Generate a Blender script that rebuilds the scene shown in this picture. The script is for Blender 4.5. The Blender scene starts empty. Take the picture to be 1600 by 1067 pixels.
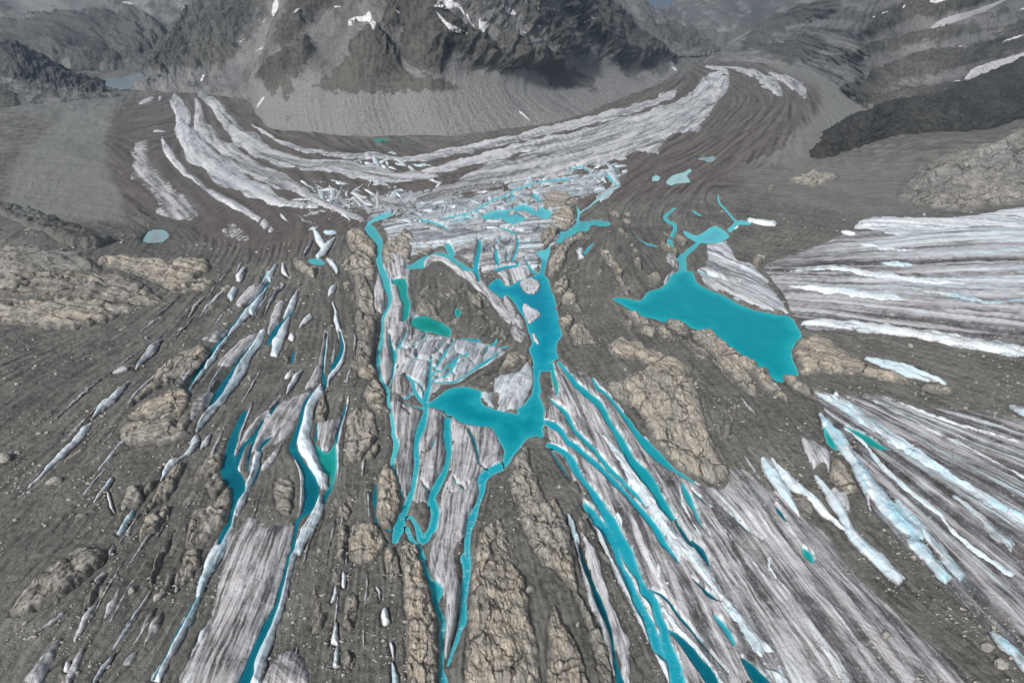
import bpy, math, random
import numpy as np
from mathutils import Vector
from mathutils.bvhtree import BVHTree

# ------------------------------------------------------------------ camera, world, sun, exposure
F, PITCH, CAMH = 1000.0, math.radians(28.9), 300.0
IW, IH = 1600.0, 1067.0
scene = bpy.context.scene
cam_d = bpy.data.cameras.new('camera'); cam = bpy.data.objects.new('camera', cam_d)
scene.collection.objects.link(cam); scene.camera = cam
cam.location = (0, 0, CAMH); cam.rotation_euler = (math.radians(90) - PITCH, 0, 0)
cam_d.sensor_fit = 'HORIZONTAL'; cam_d.sensor_width = 36.0; cam_d.lens = 36.0 * F / IW
cam_d.clip_start = 1.0; cam_d.clip_end = 200000

SUN_EL, SUN_AZ = math.radians(40), math.radians(-146)      # azimuth from the viewing direction (+Y), minus = left
world = bpy.data.worlds.new('World'); scene.world = world; world.use_nodes = True
wn = world.node_tree; wn.nodes.clear()
sky = wn.nodes.new('ShaderNodeTexSky'); sky.sky_type = 'NISHITA'; sky.sun_disc = False
sky.sun_elevation = SUN_EL; sky.sun_rotation = SUN_AZ; sky.dust_density = 4.0; sky.air_density = 1.0
hsv = wn.nodes.new('ShaderNodeHueSaturation'); hsv.inputs['Saturation'].default_value = 0.36   # overcast: grey sky
bg = wn.nodes.new('ShaderNodeBackground'); bg.inputs['Strength'].default_value = 0.05
wo = wn.nodes.new('ShaderNodeOutputWorld')
wn.links.new(sky.outputs[0], hsv.inputs['Color']); wn.links.new(hsv.outputs[0], bg.inputs['Color'])
wn.links.new(bg.outputs[0], wo.inputs['Surface'])

sd = bpy.data.lights.new('sun', 'SUN'); sun = bpy.data.objects.new('sun', sd); scene.collection.objects.link(sun)
sd.energy = 1.5; sd.angle = math.radians(10); sd.color = (1.0, 0.985, 0.965)
_d = Vector((math.sin(SUN_AZ) * math.cos(SUN_EL), math.cos(SUN_AZ) * math.cos(SUN_EL), math.sin(SUN_EL)))
sun.rotation_euler = _d.to_track_quat('Z', 'Y').to_euler()

vs = scene.view_settings
vs.view_transform = 'Standard'; vs.look = 'None'; vs.gamma = 1.0; vs.use_curve_mapping = False
vs.exposure = 1.0
scene.cycles.max_bounces = 3; scene.cycles.diffuse_bounces = 2; scene.cycles.glossy_bounces = 1; scene.cycles.use_light_tree = False
scene.cycles.transmission_bounces = 2; scene.cycles.volume_bounces = 0; scene.cycles.transparent_max_bounces = 4
scene.cycles.use_denoising = True; scene.cycles.use_adaptive_sampling = True; scene.cycles.adaptive_threshold = 0.02

random.seed(7); rng = np.random.default_rng(11)
COL = scene.collection
cp, sp = math.cos(PITCH), math.sin(PITCH)

# ------------------------------------------------------------------ noise
_perm = rng.permutation(256); _perm = np.concatenate([_perm, _perm, _perm]).astype(np.int32)
_ga = rng.uniform(0, 2 * math.pi, 256); _gx = np.cos(_ga).astype(np.float32); _gy = np.sin(_ga).astype(np.float32)
def noise(x, y, seed=0):
    x = np.asarray(x, np.float32) + seed * 17.31; y = np.asarray(y, np.float32) - seed * 9.77
    xf = np.floor(x); yf = np.floor(y); fx = x - xf; fy = y - yf
    xi = xf.astype(np.int32) & 255; yi = yf.astype(np.int32) & 255
    x1 = (xi + 1) & 255
    y1 = (yi + 1) & 255
    u = fx * fx * fx * (fx * (fx * 6 - 15) + 10); v = fy * fy * fy * (fy * (fy * 6 - 15) + 10)
    a = _perm[_perm[xi] + yi]; b = _perm[_perm[x1] + yi]; c = _perm[_perm[xi] + y1]; d = _perm[_perm[x1] + y1]
    na = _gx[a] * fx + _gy[a] * fy; nb = _gx[b] * (fx - 1) + _gy[b] * fy
    nc = _gx[c] * fx + _gy[c] * (fy - 1); nd = _gx[d] * (fx - 1) + _gy[d] * (fy - 1)
    p = na + u * (nb - na); q = nc + u * (nd - nc)
    return (p + v * (q - p)) * 1.45
def fbm(x, y, oct=4, seed=0, gain=0.5):
    s = 0; a = 1.0; t = 0
    for o in range(oct):
        s = s + a * noise(x * 2 ** o, y * 2 ** o, seed + o * 3); t += a; a *= gain
    return s / t
def ridged(x, y, oct=4, seed=0, gain=0.5):
    s = 0; a = 1.0; t = 0
    for o in range(oct):
        s = s + a * (1 - 2 * np.abs(noise(x * 2 ** o, y * 2 ** o, seed + o * 5))); t += a; a *= gain
    return s / t
def sstep(a, b, x):
    t = np.clip((x - a) / (b - a), 0, 1); return t * t * (3 - 2 * t)
def hash01(i, k=0):
    return np.modf(np.abs(np.sin(np.asarray(i, np.float64) * 127.1 + k * 311.7) * 43758.5453))[0]

# ------------------------------------------------------------------ picture <-> place
def ray(px, py):
    a = (np.asarray(px, float) - IW / 2) / F; b = (IH / 2 - np.asarray(py, float)) / F
    return a, cp + b * sp, -sp + b * cp
def proj(x, y, z):
    zc = y * cp - (z - CAMH) * sp; zc = np.maximum(zc, 1.0)
    u = y * sp + (z - CAMH) * cp
    return IW / 2 + F * x / zc, IH / 2 - F * u / zc
def flat(px, py, z=0.0):
    dx, dy, dz = ray(px, py); dz = np.minimum(dz, -0.012); t = (z - CAMH) / dz
    return dx * t, dy * t
def at_range(px, py, r):
    dx, dy, dz = ray(px, py); k = np.asarray(r, float) / np.hypot(dx, dy)
    return np.stack([dx * k, dy * k, CAMH + dz * k], -1)

# macro relief of the plateau: broad swells (pixel of centre, radius across, radius along, height)
_SW = []
for px, py, rx, ry, h in [(40, 420, 150, 120, 34), (-150, 560, 160, 160, 26), (1640, 245, 330, 160, 42), (1750, 450, 260, 200, 26),
                          (50, 250, 150, 170, 20), (1060, 640, 42, 55, 7), (1130, 560, 40, 30, 5), (760, 960, 40, 60, 4), (900, 860, 22, 60, 4),
                          (570, 560, 18, 90, 5), (90, 920, 40, 40, 5), (250, 640, 40, 50, 4), (980, 420, 60, 60, 5), (1220, 700, 30, 60, 4), (730, 510, 30, 34, 3.5)]:
    x, y = flat(px, py); _SW.append((float(x), float(y), rx, ry, h))
def macro(x, y):
    z = np.zeros(np.shape(x))
    for cx, cy, rx, ry, h in _SW:
        z = z + h * np.exp(-(((x - cx) / rx) ** 2 + ((y - cy) / ry) ** 2))
    return z
def at(px, py):
    x, y = flat(px, py)
    for _ in range(9):
        x2, y2 = flat(px, py, macro(x, y)); x = 0.5 * (x + x2); y = 0.5 * (y + y2)
    return x, y
def relief(x, y):
    d = np.hypot(x, y)
    k = np.clip(d / 900, 0.35, 3.0)
    return fbm(x / 70, y / 70, 3, 1) * 2.6 * k + fbm(x / 16, y / 16, 4, 2, .55) * 1.3 * np.sqrt(k)
def G0(x, y): return macro(x, y) + relief(x, y)

# ------------------------------------------------------------------ traced outlines
TX = dict(A=0, B=390, C=790, D=1180); TY = {'0': 0, '1': 280, '2': 560, '3': 767}
TS = 1494.0 / 420.0
def parse(s):
    """'A2 10,20 30,40,5 B2 ...' -> array of pixel x, y (and width) read off enlarged tiles of the view"""
    out = []; ox = oy = 0; sc = 1.0
    for tok in s.split():
        if tok[0].isalpha():
            if tok == 'P': ox = oy = 0; sc = 1.0
            else: ox, oy, sc = TX[tok[0]], TY[tok[1]], 1 / TS
        else:
            v = [float(q) for q in tok.split(',')]
            w = v[2] * sc if len(v) > 2 else 0.0
            out.append((ox + v[0] * sc, oy + v[1] * sc, w))
    return np.array(out)
def catmull(P, closed, step):
    n = len(P); out = []
    for i in range(n if closed else n - 1):
        p1, p2 = P[i], P[(i + 1) % n]
        p0 = P[i - 1] if (closed or i > 0) else 2 * p1 - p2
        p3 = P[(i + 2) % n] if (closed or i < n - 2) else 2 * p2 - p1
        m = max(2, int(np.hypot(*(p2 - p1)[:2]) / step)); t = np.linspace(0, 1, m, endpoint=False)[:, None]
        a = 0.42
        m1 = (p2 - p0) * a; m2 = (p3 - p1) * a
        out.append((2 * t ** 3 - 3 * t ** 2 + 1) * p1 + (t ** 3 - 2 * t ** 2 + t) * m1 + (-2 * t ** 3 + 3 * t ** 2) * p2 + (t ** 3 - t ** 2) * m2)
    if not closed: out.append(P[-1:])
    return np.concatenate(out)
def outline(s, rough=1.0, step=4.0, seed=0):
    """closed outline on the ground (world x, y) and the mean flow direction of a strip (or None)"""
    P = parse(s); strip = bool((P[:, 2] > 0).any())
    if strip:
        C = catmull(P, False, step); T = np.gradient(C[:, :2], axis=0); T /= np.maximum(np.hypot(T[:, 0], T[:, 1]), 1e-6)[:, None]
        N = np.stack([-T[:, 1], T[:, 0]], 1); hw = np.maximum(C[:, 2], 0.8)[:, None] / 2
        k = np.arange(len(C))
        wob = (1 + 0.28 * rough * np.stack([noise(k * step / 26, k * 0 + seed * 1.7, 4), noise(k * step / 26, k * 0 + seed * 1.7 + 40, 5)], 1))
        L = C[:, :2] + N * hw * wob[:, :1]; R = C[:, :2] - N * hw * wob[:, 1:]
        Q = np.concatenate([L, R[::-1]])
    else:
        Q = catmull(P[:, :2], True, step)
    k = np.arange(len(Q))
    Q = Q + rough * 2.2 * np.stack([fbm(Q[:, 0] / 13, Q[:, 1] / 13, 4, seed + 31, .65), fbm(Q[:, 0] / 13, Q[:, 1] / 13, 4, seed + 57, .65)], 1)
    x, y = at(Q[:, 0], Q[:, 1])
    d = None
    if strip:
        cx, cy = at(C[:, 0], C[:, 1]); d = (cx, cy)
    return np.stack([x, y], 1), d
def sdist(X, Y, poly, near=False):
    """signed distance (inside negative) of points to a closed outline"""
    n = len(poly); o = poly.mean(0); poly = (poly - o).astype(np.float32); X = np.asarray(X - o[0], np.float32); Y = np.asarray(Y - o[1], np.float32)
    best = np.full(X.shape, 1e18, np.float32); ins = np.zeros(X.shape, bool)
    if near: NX = X.copy(); NY = Y.copy()
    for i in range(n):
        ax, ay = poly[i]; bx, by = poly[(i + 1) % n]; ex, ey = bx - ax, by - ay; L = ex * ex + ey * ey
        if L < 1e-12: continue
        t = np.clip(((X - ax) * ex + (Y - ay) * ey) / L, 0, 1); qx = ax + t * ex; qy = ay + t * ey
        dd = (X - qx) ** 2 + (Y - qy) ** 2; m = dd < best; best[m] = dd[m]
        if near: NX[m] = qx[m]; NY[m] = qy[m]
        if ay != by:
            c = ((ay > Y) != (by > Y)) & (X < ex * (Y - ay) / (by - ay) + ax); ins ^= c
    s = np.sqrt(best) * np.where(ins, -1, 1)
    return (s.astype(float), NX.astype(float) + o[0], NY.astype(float) + o[1]) if near else s.astype(float)

# ------------------------------------------------------------------ materials
def mat(name):
    m = bpy.data.materials.new(name); m.use_nodes = True; nt = m.node_tree; b = nt.nodes['Principled BSDF']
    b.inputs['Roughness'].default_value = 0.85; b.inputs['Specular IOR Level'].default_value = 0.3
    return m, nt, b
class NT:
    def __init__(s, nt): s.nt = nt
    def n(s, t, **k):
        o = s.nt.nodes.new('ShaderNode' + t)
        for a, v in k.items(): setattr(o, a, v)
        return o
    def l(s, a, b): s.nt.links.new(a, b)
    def attr(s, name): return s.n('Attribute', attribute_name=name)
    def val(s, sock, v):
        if hasattr(v, 'is_output'): s.l(v, sock)
        else: sock.default_value = v
    def math(s, op, a, b=0.0, clamp=False):
        o = s.n('Math', operation=op, use_clamp=clamp); s.val(o.inputs[0], a); s.val(o.inputs[1], b); return o.outputs[0]
    def ss(s, x, a, b):
        o = s.n('MapRange', interpolation_type='SMOOTHSTEP'); s.val(o.inputs[0], x); o.inputs[1].default_value = a; o.inputs[2].default_value = b; return o.outputs[0]
    def mix(s, f, a, b, mode='MIX'):
        o = s.n('Mix', data_type='RGBA', blend_type=mode); s.val(o.inputs[0], f)
        for k, v in ((6, a), (7, b)):
            if hasattr(v, 'is_output'): s.l(v, o.inputs[k])
            else: o.inputs[k].default_value = (*v, 1)
        return o.outputs[2]
    def noise(s, vec, scale, detail=4, rough=0.55, dist=0.0):
        o = s.n('TexNoise'); s.l(vec, o.inputs['Vector']); o.inputs['Scale'].default_value = scale
        o.inputs['Detail'].default_value = detail; o.inputs['Roughness'].default_value = rough; o.inputs['Distortion'].default_value = dist
        return o.outputs['Fac']
    def vor(s, vec, scale, feat='F1', rand=1.0):
        o = s.n('TexVoronoi', feature=feat); s.l(vec, o.inputs['Vector']); o.inputs['Scale'].default_value = scale; o.inputs['Randomness'].default_value = rand
        return o
    def mapv(s, vec, scale):
        o = s.n('Mapping'); s.l(vec, o.inputs['Vector']); o.inputs['Scale'].default_value = scale; return o.outputs[0]
    def bump(s, b, h, strength, dist):
        o = s.n('Bump'); o.inputs['Strength'].default_value = strength; o.inputs['Distance'].default_value = dist
        s.l(h, o.inputs['Height']); s.l(o.outputs[0], b.inputs['Normal'])
MATS = {}
def m_debris():
    m, nt, b = mat('gravel_debris'); t = NT(nt); pos = t.n('NewGeometry').outputs['Position']
    st = t.attr('streak').outputs['Fac']; br = t.attr('brown').outputs['Fac']; gl = t.attr('pale').outputs['Fac']
    n1 = t.math('ADD', t.math('MULTIPLY', t.noise(pos, 0.035, 5, 0.6), 0.6), t.math('MULTIPLY', t.noise(pos, 0.009, 3, 0.6), 0.4)); n2 = t.noise(pos, 1.1, 4, 0.7); n3 = t.noise(pos, 0.25, 4, 0.65)
    k = t.math('ADD', t.math('MULTIPLY', st, 0.42), t.math('MULTIPLY', n1, 0.75)); k = t.math('ADD', k, t.math('MULTIPLY', n3, 0.6)); k = t.math('SUBTRACT', k, 0.1)
    c = t.mix(t.ss(k, 0.50, 1.08), (0.055, 0.054, 0.048), (0.270, 0.262, 0.232))
    c = t.mix(t.math('MULTIPLY', br, t.ss(n3, 0.2, 0.6)), c, t.mix(t.ss(st, 0.2, 0.8), (0.062, 0.050, 0.044), (0.215, 0.188, 0.170)))
    c = t.mix(gl, c, t.mix(t.math('ADD', t.math('MULTIPLY', st, 0.8), t.math('MULTIPLY', n3, 0.2)), (0.15, 0.15, 0.138), (0.30, 0.30, 0.28)))
    c = t.mix(t.math('MULTIPLY', t.ss(n2, 0.52, 0.75), 0.35), c, (0.30, 0.285, 0.25))
    c = t.mix(t.math('MULTIPLY', t.ss(n2, 0.47, 0.28), 0.55), c, (0.055, 0.052, 0.047))
    v = t.vor(pos, 0.85); sp_ = t.math('MULTIPLY', t.ss(v.outputs['Distance'], 0.24, 0.12), t.ss(t.noise(pos, 0.11, 3), 0.5, 0.62))
    c = t.mix(t.math('MULTIPLY', sp_, 0.8), c, (0.46, 0.43, 0.38))
    t.l(c, b.inputs['Base Color']); b.inputs['Roughness'].default_value = 0.92
    t.bump(b, t.math('ADD', t.math('MULTIPLY', n3, 1.5), t.math('ADD', n2, t.math('MULTIPLY', t.noise(pos, 3.0, 3), 0.5))), 1.0, 0.9)
    MATS['debris'] = m
def m_ice():
    m, nt, b = mat('glacier_ice'); t = NT(nt); fu = t.attr('fuv').outputs['Vector']; pos = t.n('NewGeometry').outputs['Position']
    cl = t.attr('clean').outputs['Fac']; ed = t.attr('edge').outputs['Fac']; di = t.attr('dirt').outputs['Fac']; st = t.attr('streak').outputs['Fac']; ws = t.attr('wsd').outputs['Fac']; bl = t.attr('blue').outputs['Fac']
    s1 = t.noise(t.mapv(fu, (0.05, 0.6, 1)), 1.0, 6, 0.62, 0.6)
    s2 = t.noise(t.mapv(fu, (0.02, 1.6, 1)), 1.0, 5, 0.6, 0.4)
    n3 = t.noise(pos, 0.5, 5, 0.65); n4 = t.noise(pos, 0.045, 4, 0.6); s0 = t.noise(t.mapv(fu, (0.012, 0.13, 1)), 1.0, 4, 0.6, 0.8)
    k = t.math('ADD', t.math('MULTIPLY', s1, 0.5), t.math('MULTIPLY', s2, 0.3)); k = t.math('ADD', k, t.math('MULTIPLY', t.math('SUBTRACT', st, 0.5), 0.5)); k = t.math('ADD', k, t.math('MULTIPLY', s0, 0.85)); k = t.math('SUBTRACT', k, 0.29)
    k = t.math('ADD', k, t.math('MULTIPLY', t.math('SUBTRACT', n4, 0.5), 0.3)); k = t.math('SUBTRACT', k, di)
    dirty = t.mix(t.ss(k, 0.40, 0.68), (0.105, 0.095, 0.094), (0.49, 0.462, 0.468))
    dirty = t.mix(t.math('MULTIPLY', t.ss(k, 0.47, 0.33), 0.9), dirty, (0.045, 0.040, 0.038))
    dirty = t.mix(t.math('MULTIPLY', t.ss(n3, 0.5, 0.72), 0.4), dirty, (0.60, 0.56, 0.57)); dirty = t.mix(t.math('MULTIPLY', t.math('MULTIPLY', t.ss(n4, 0.52, 0.68), t.ss(s0, 0.55, 0.4)), 0.8), dirty, (0.14, 0.115, 0.095))
    white = t.mix(t.ss(k, 0.30, 0.62), (0.50, 0.555, 0.58), (0.84, 0.87, 0.89))
    white = t.mix(t.math('MULTIPLY', bl, t.ss(t.math('ADD', s1, t.math('MULTIPLY', n4, 0.4)), 0.55, 0.85)), white, (0.30, 0.60, 0.72))
    e = t.math('MULTIPLY', t.ss(t.math('ADD', ws, t.math('MULTIPLY', t.math('SUBTRACT', n3, 0.5), 3.0)), 1.7, 0.3), 0.8)
    e = t.math('MULTIPLY', e, t.ss(t.noise(pos, 0.12, 3), 0.40, 0.58))
    f = t.math('MAXIMUM', t.math('ADD', cl, t.math('MULTIPLY', t.math('SUBTRACT', n3, 0.5), t.math('MULTIPLY', cl, 0.5)), True), e)
    f = t.math('MULTIPLY', f, t.math('SUBTRACT', 1.0, t.math('MULTIPLY', t.ss(t.math('ADD', t.math('MULTIPLY', s1, 0.6), t.math('MULTIPLY', s0, 0.4)), 0.47, 0.36), 0.75)))
    f = t.math('MULTIPLY', f, t.ss(t.math('ADD', ed, t.math('MULTIPLY', n3, 2.0)), 0.6, 2.6))
    c = t.mix(f, dirty, white)
    rag = t.ss(t.math('ADD', ed, t.math('MULTIPLY', t.math('SUBTRACT', t.math('ADD', t.math('MULTIPLY', s1, 0.6), t.math('MULTIPLY', n3, 0.5)), 0.55), 16.0)), 2.0, 0.0)
    c = t.mix(t.math('MULTIPLY', t.math('MULTIPLY', rag, t.ss(ws, 1.5, 4.0)), t.ss(cl, 0.75, 0.45)), c, (0.105, 0.094, 0.082))
    c = t.mix(t.ss(ws, 0.1, -0.6), c, (0.22, 0.55, 0.62))
    cr = t.vor(t.mapv(fu, (0.11, 0.035, 1)), 1.0, 'DISTANCE_TO_EDGE')
    c = t.mix(t.math('MULTIPLY', t.ss(cr.outputs['Distance'], 0.014, 0.003), t.math('MULTIPLY', t.ss(n4, 0.54, 0.64), 0.7)), c, (0.08, 0.075, 0.075))
    t.l(c, b.inputs['Base Color'])
    r = t.n('MapRange'); t.l(f, r.inputs[0]); r.inputs[3].default_value = 0.8; r.inputs[4].default_value = 0.5; t.l(r.outputs[0], b.inputs['Roughness'])
    t.bump(b, t.math('ADD', k, t.math('MULTIPLY', n3, 0.6)), 0.8, 0.9)
    MATS['ice'] = m
def m_rock():
    m, nt, b = mat('outcrop_rock'); t = NT(nt); fu = t.attr('fuv').outputs['Vector']; pos = t.n('NewGeometry').outputs['Position']
    tone = t.attr('tone').outputs['Fac']; dk = t.attr('dark').outputs['Fac']; gr = t.attr('groove').outputs['Fac']
    s1 = t.noise(t.mapv(fu, (0.10, 0.8, 1)), 1.0, 6, 0.65, 1.2); n1 = t.noise(pos, 0.09, 5, 0.6); n2 = t.noise(pos, 1.3, 5, 0.7)
    k = t.math('ADD', t.math('MULTIPLY', s1, 0.65), t.math('MULTIPLY', n2, 0.4))
    c = t.mix(t.ss(k, 0.36, 0.66), (0.235, 0.203, 0.162), (0.66, 0.585, 0.475))
    c = t.mix(t.ss(n1, 0.42, 0.66), c, t.mix(0.5, c, (0.25, 0.245, 0.225)))
    c = t.mix(t.math('MULTIPLY', t.ss(s1, 0.56, 0.72), t.ss(n1, 0.55, 0.42)), c, (0.30, 0.20, 0.115))
    gy = t.n('RGBToBW'); t.l(c, gy.inputs[0]); gyc = t.n('CombineColor')
    for i_, f_ in enumerate((0.74, 0.75, 0.72)): t.l(t.math('MULTIPLY', gy.outputs[0], f_), gyc.inputs[i_])
    c = t.mix(tone, gyc.outputs[0], c)
    c = t.mix(dk, c, t.mix(0.75, c, (0.045, 0.044, 0.038)))
    c = t.mix(t.math('MULTIPLY', gr, 0.8), c, (0.045, 0.038, 0.032))
    fs = t.noise(t.mapv(fu, (0.05, 0.42, 1)), 1.0, 3, 0.5, 1.5); c = t.mix(t.math('MULTIPLY', t.ss(t.math('ABSOLUTE', t.math('SUBTRACT', fs, 0.5)), 0.018, 0.004), 0.75), c, (0.06, 0.05, 0.042))
    wf = t.n('VectorMath', operation='ADD'); t.l(fu, wf.inputs[0]); wn_ = t.n('TexNoise'); t.l(pos, wn_.inputs['Vector']); wn_.inputs['Scale'].default_value = 0.12; wn_.inputs['Detail'].default_value = 3
    wsx = t.n('VectorMath', operation='SCALE'); t.l(wn_.outputs['Color'], wsx.inputs[0]); wsx.inputs['Scale'].default_value = 7.0; t.l(wsx.outputs[0], wf.inputs[1])
    j1 = t.vor(t.mapv(wf.outputs[0], (0.020, 0.078, 0.0)), 1.0, 'DISTANCE_TO_EDGE'); j2 = t.vor(t.mapv(wf.outputs[0], (0.05, 0.24, 0.0)), 1.0, 'DISTANCE_TO_EDGE')
    jj = t.math('MAXIMUM', t.ss(j1.outputs['Distance'], 0.020, 0.004), t.math('MULTIPLY', t.ss(j2.outputs['Distance'], 0.035, 0.008), t.math('MULTIPLY', t.ss(n1, 0.50, 0.64), 0.3)))
    c = t.mix(t.math('MULTIPLY', jj, 0.85), c, (0.05, 0.042, 0.035))
    ed = t.attr('edge').outputs['Fac']; c = t.mix(t.math('MULTIPLY', t.ss(t.math('ADD', ed, t.math('MULTIPLY', t.math('SUBTRACT', t.noise(pos, 0.22, 5, 0.7), 0.5), 26.0)), 6.5, 0.0), 0.9), c, (0.145, 0.140, 0.124))
    t.l(c, b.inputs['Base Color']); b.inputs['Roughness'].default_value = 0.9
    t.bump(b, t.math('ADD', t.math('MULTIPLY', jj, -0.4), t.math('MULTIPLY', s1, 1.2), ), 1.0, 1.0)
    MATS['rock'] = m
def m_water():
    m, nt, b = mat('glacial_meltwater'); t = NT(nt); pos = t.n('NewGeometry').outputs['Position']
    deep = t.attr('wcol').outputs['Color']; ws = t.attr('wsd').outputs['Fac']; fo = t.attr('foam').outputs['Fac']; sl = t.attr('shal').outputs['Fac']
    n = t.noise(pos, 0.06, 4, 0.6); n2 = t.noise(pos, 0.5, 5, 0.7)
    sh = t.ss(t.math('ADD', ws, t.math('MULTIPLY', t.math('SUBTRACT', n2, 0.5), 1.6)), -2.0, -0.1)
    c = t.mix(t.math('MULTIPLY', t.ss(t.math('ADD', ws, t.math('MULTIPLY', t.math('SUBTRACT', n, 0.5), 14.0)), -13.0, 1.0), t.math('MULTIPLY', sl, 0.45)), deep, t.mix(0.55, deep, (0.06, 0.52, 0.56)))
    c = t.mix(t.math('MULTIPLY', sh, t.math('MULTIPLY', sl, 0.45)), c, (0.20, 0.64, 0.70))
    c = t.mix(t.math('MULTIPLY', t.ss(t.math('ADD', ws, t.math('MULTIPLY', t.math('SUBTRACT', n, 0.5), 16.0)), -3.0, -17.0), 0.55), c, t.mix(1.0, deep, (0.6, 0.66, 0.74), 'MULTIPLY'))
    c = t.mix(t.math('MULTIPLY', t.ss(n, 0.48, 0.72), 0.35), c, t.mix(0.5, c, (0.02, 0.46, 0.50)))
    c = t.mix(t.math('MULTIPLY', fo, t.ss(n2, 0.56, 0.66)), c, (0.72, 0.82, 0.85))
    t.l(c, b.inputs['Base Color']); b.inputs['Roughness'].default_value = 0.16; b.inputs['IOR'].default_value = 1.33; b.inputs['Specular IOR Level'].default_value = 0.22
    t.bump(b, t.noise(pos, 1.5, 3), 0.12, 0.08)
    MATS['water'] = m
def m_mount():
    m, nt, b = mat('mountain_rock'); t = NT(nt); pos = t.n('NewGeometry').outputs['Position']
    rk = t.attr('rock').outputs['Fac']; tn = t.attr('tone').outputs['Fac']; gn = t.attr('green').outputs['Fac']
    n1 = t.noise(pos, 0.02, 6, 0.65); n2 = t.noise(pos, 0.11, 6, 0.7)
    scree = t.mix(t.ss(t.math('ADD', t.math('MULTIPLY', tn, 0.7), t.math('MULTIPLY', n2, 0.5)), 0.25, 0.95), (0.115, 0.113, 0.110), (0.36, 0.355, 0.342))
    rock = t.mix(t.ss(t.math('ADD', t.math('MULTIPLY', n2, 0.8), t.math('MULTIPLY', tn, 0.35)), 0.34, 0.80), (0.028, 0.028, 0.025), (0.20, 0.192, 0.168))
    rock = t.mix(t.math('MULTIPLY', gn, t.math('MULTIPLY', t.ss(n1, 0.4, 0.62), 0.6)), rock, (0.075, 0.076, 0.050))
    k = t.math('ADD', rk, t.math('MULTIPLY', t.math('SUBTRACT', n2, 0.5), 1.1)); k = t.math('ADD', k, t.math('MULTIPLY', t.math('SUBTRACT', n1, 0.5), 0.9))
    rock = t.mix(1.0, rock, t.attr('lum').outputs['Color'], 'MULTIPLY')
    scree = t.mix(t.math('MULTIPLY', t.ss(t.noise(pos, 0.3, 4, 0.7), 0.5, 0.66), 0.55), scree, (0.10, 0.098, 0.092))
    c = t.mix(t.ss(k, 0.39, 0.50), scree, rock)
    t.l(c, b.inputs['Base Color']); b.inputs['Roughness'].default_value = 0.95
    t.bump(b, t.math('ADD', n2, t.math('MULTIPLY', n1, 0.6)), 1.0, 14.0)
    MATS['mount'] = m
def m_snow():
    m, nt, b = mat('old_snow'); t = NT(nt); pos = t.n('NewGeometry').outputs['Position']; g = t.attr('clean').outputs['Fac']
    n = t.noise(pos, 0.07, 5, 0.65)
    c = t.mix(t.ss(n, 0.3, 0.65), (0.40, 0.39, 0.40), (0.78, 0.77, 0.77)); c = t.mix(g, (0.33, 0.325, 0.335), c)
    t.l(c, b.inputs['Base Color']); t.bump(b, n, 0.5, 3.0); MATS['snow'] = m
def m_stone():
    m, nt, b = mat('boulder_stone'); t = NT(nt); pos = t.n('NewGeometry').outputs['Position']; oi = t.n('ObjectInfo').outputs['Random']
    n = t.noise(pos, 1.2, 5, 0.65)
    c = t.mix(t.ss(n, 0.3, 0.7), (0.22, 0.205, 0.18), (0.55, 0.52, 0.46)); c = t.mix(t.math('MULTIPLY', oi, 0.5), c, (0.20, 0.19, 0.175))
    t.l(c, b.inputs['Base Color']); t.bump(b, n, 0.8, 0.4); MATS['stone'] = m
for f_ in (m_debris, m_ice, m_rock, m_water, m_mount, m_snow, m_stone): f_()

# ------------------------------------------------------------------ mesh helpers
def mesh_obj(name, V, Fq, material, attrs=None, parent=None, smooth=True):
    me = bpy.data.meshes.new(name); V = np.asarray(V, np.float32); Fq = np.asarray(Fq, np.int32)
    k = Fq.shape[1]; nf = len(Fq)
    me.vertices.add(len(V)); me.vertices.foreach_set('co', V.ravel())
    me.loops.add(nf * k); me.loops.foreach_set('vertex_index', Fq.ravel())
    me.polygons.add(nf); me.polygons.foreach_set('loop_start', np.arange(0, nf * k, k, dtype=np.int32))
    me.polygons.foreach_set('loop_total', np.full(nf, k, np.int32))
    if smooth: me.polygons.foreach_set('use_smooth', np.ones(nf, bool))
    for an, av in (attrs or {}).items():
        av = np.asarray(av, np.float32)
        if av.ndim == 1: a = me.attributes.new(an, 'FLOAT', 'POINT'); a.data.foreach_set('value', av)
        else: a = me.attributes.new(an, 'FLOAT_VECTOR', 'POINT'); a.data.foreach_set('vector', av.ravel())
    me.update(calc_edges=True); me.materials.append(MATS[material] if isinstance(material, str) else material)
    o = bpy.data.objects.new(name, me); COL.objects.link(o)
    if parent: o.parent = parent
    return o
def tag(o, label=None, cat=None, group=None, kind=None):
    for k, v in (('label', label), ('category', cat), ('group', group), ('kind', kind)):
        if v: o[k] = v
    return o
def empty(name, loc):
    o = bpy.data.objects.new(name, None); COL.objects.link(o); o.location = loc; o.empty_display_size = 2; return o
def grid_faces(nr, nc, mask=None):
    i = np.arange(nr * nc).reshape(nr, nc)
    q = np.stack([i[:-1, :-1], i[:-1, 1:], i[1:, 1:], i[1:, :-1]], -1).reshape(-1, 4)
    return q if mask is None else q[mask[q].all(1)]
def compact(V, Fq, attrs):
    u, inv = np.unique(Fq, return_inverse=True)
    return V[u], inv.reshape(Fq.shape), {k: np.asarray(v)[u] for k, v in attrs.items()}
# ------------------------------------------------------------------ traced layout (tile letter+row, then x,y[,width])
WCOL = dict(T=(0.0, 0.34, 0.395), C=(0.0, 0.295, 0.41), G=(0.0, 0.26, 0.205), E=(0.0, 0.285, 0.355), D=(0.0, 0.115, 0.165), P=(0.44, 0.66, 0.64), Y=(0.12, 0.56, 0.62), S=(0.32, 0.38, 0.39), V=(0.07, 0.42, 0.46))
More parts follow.
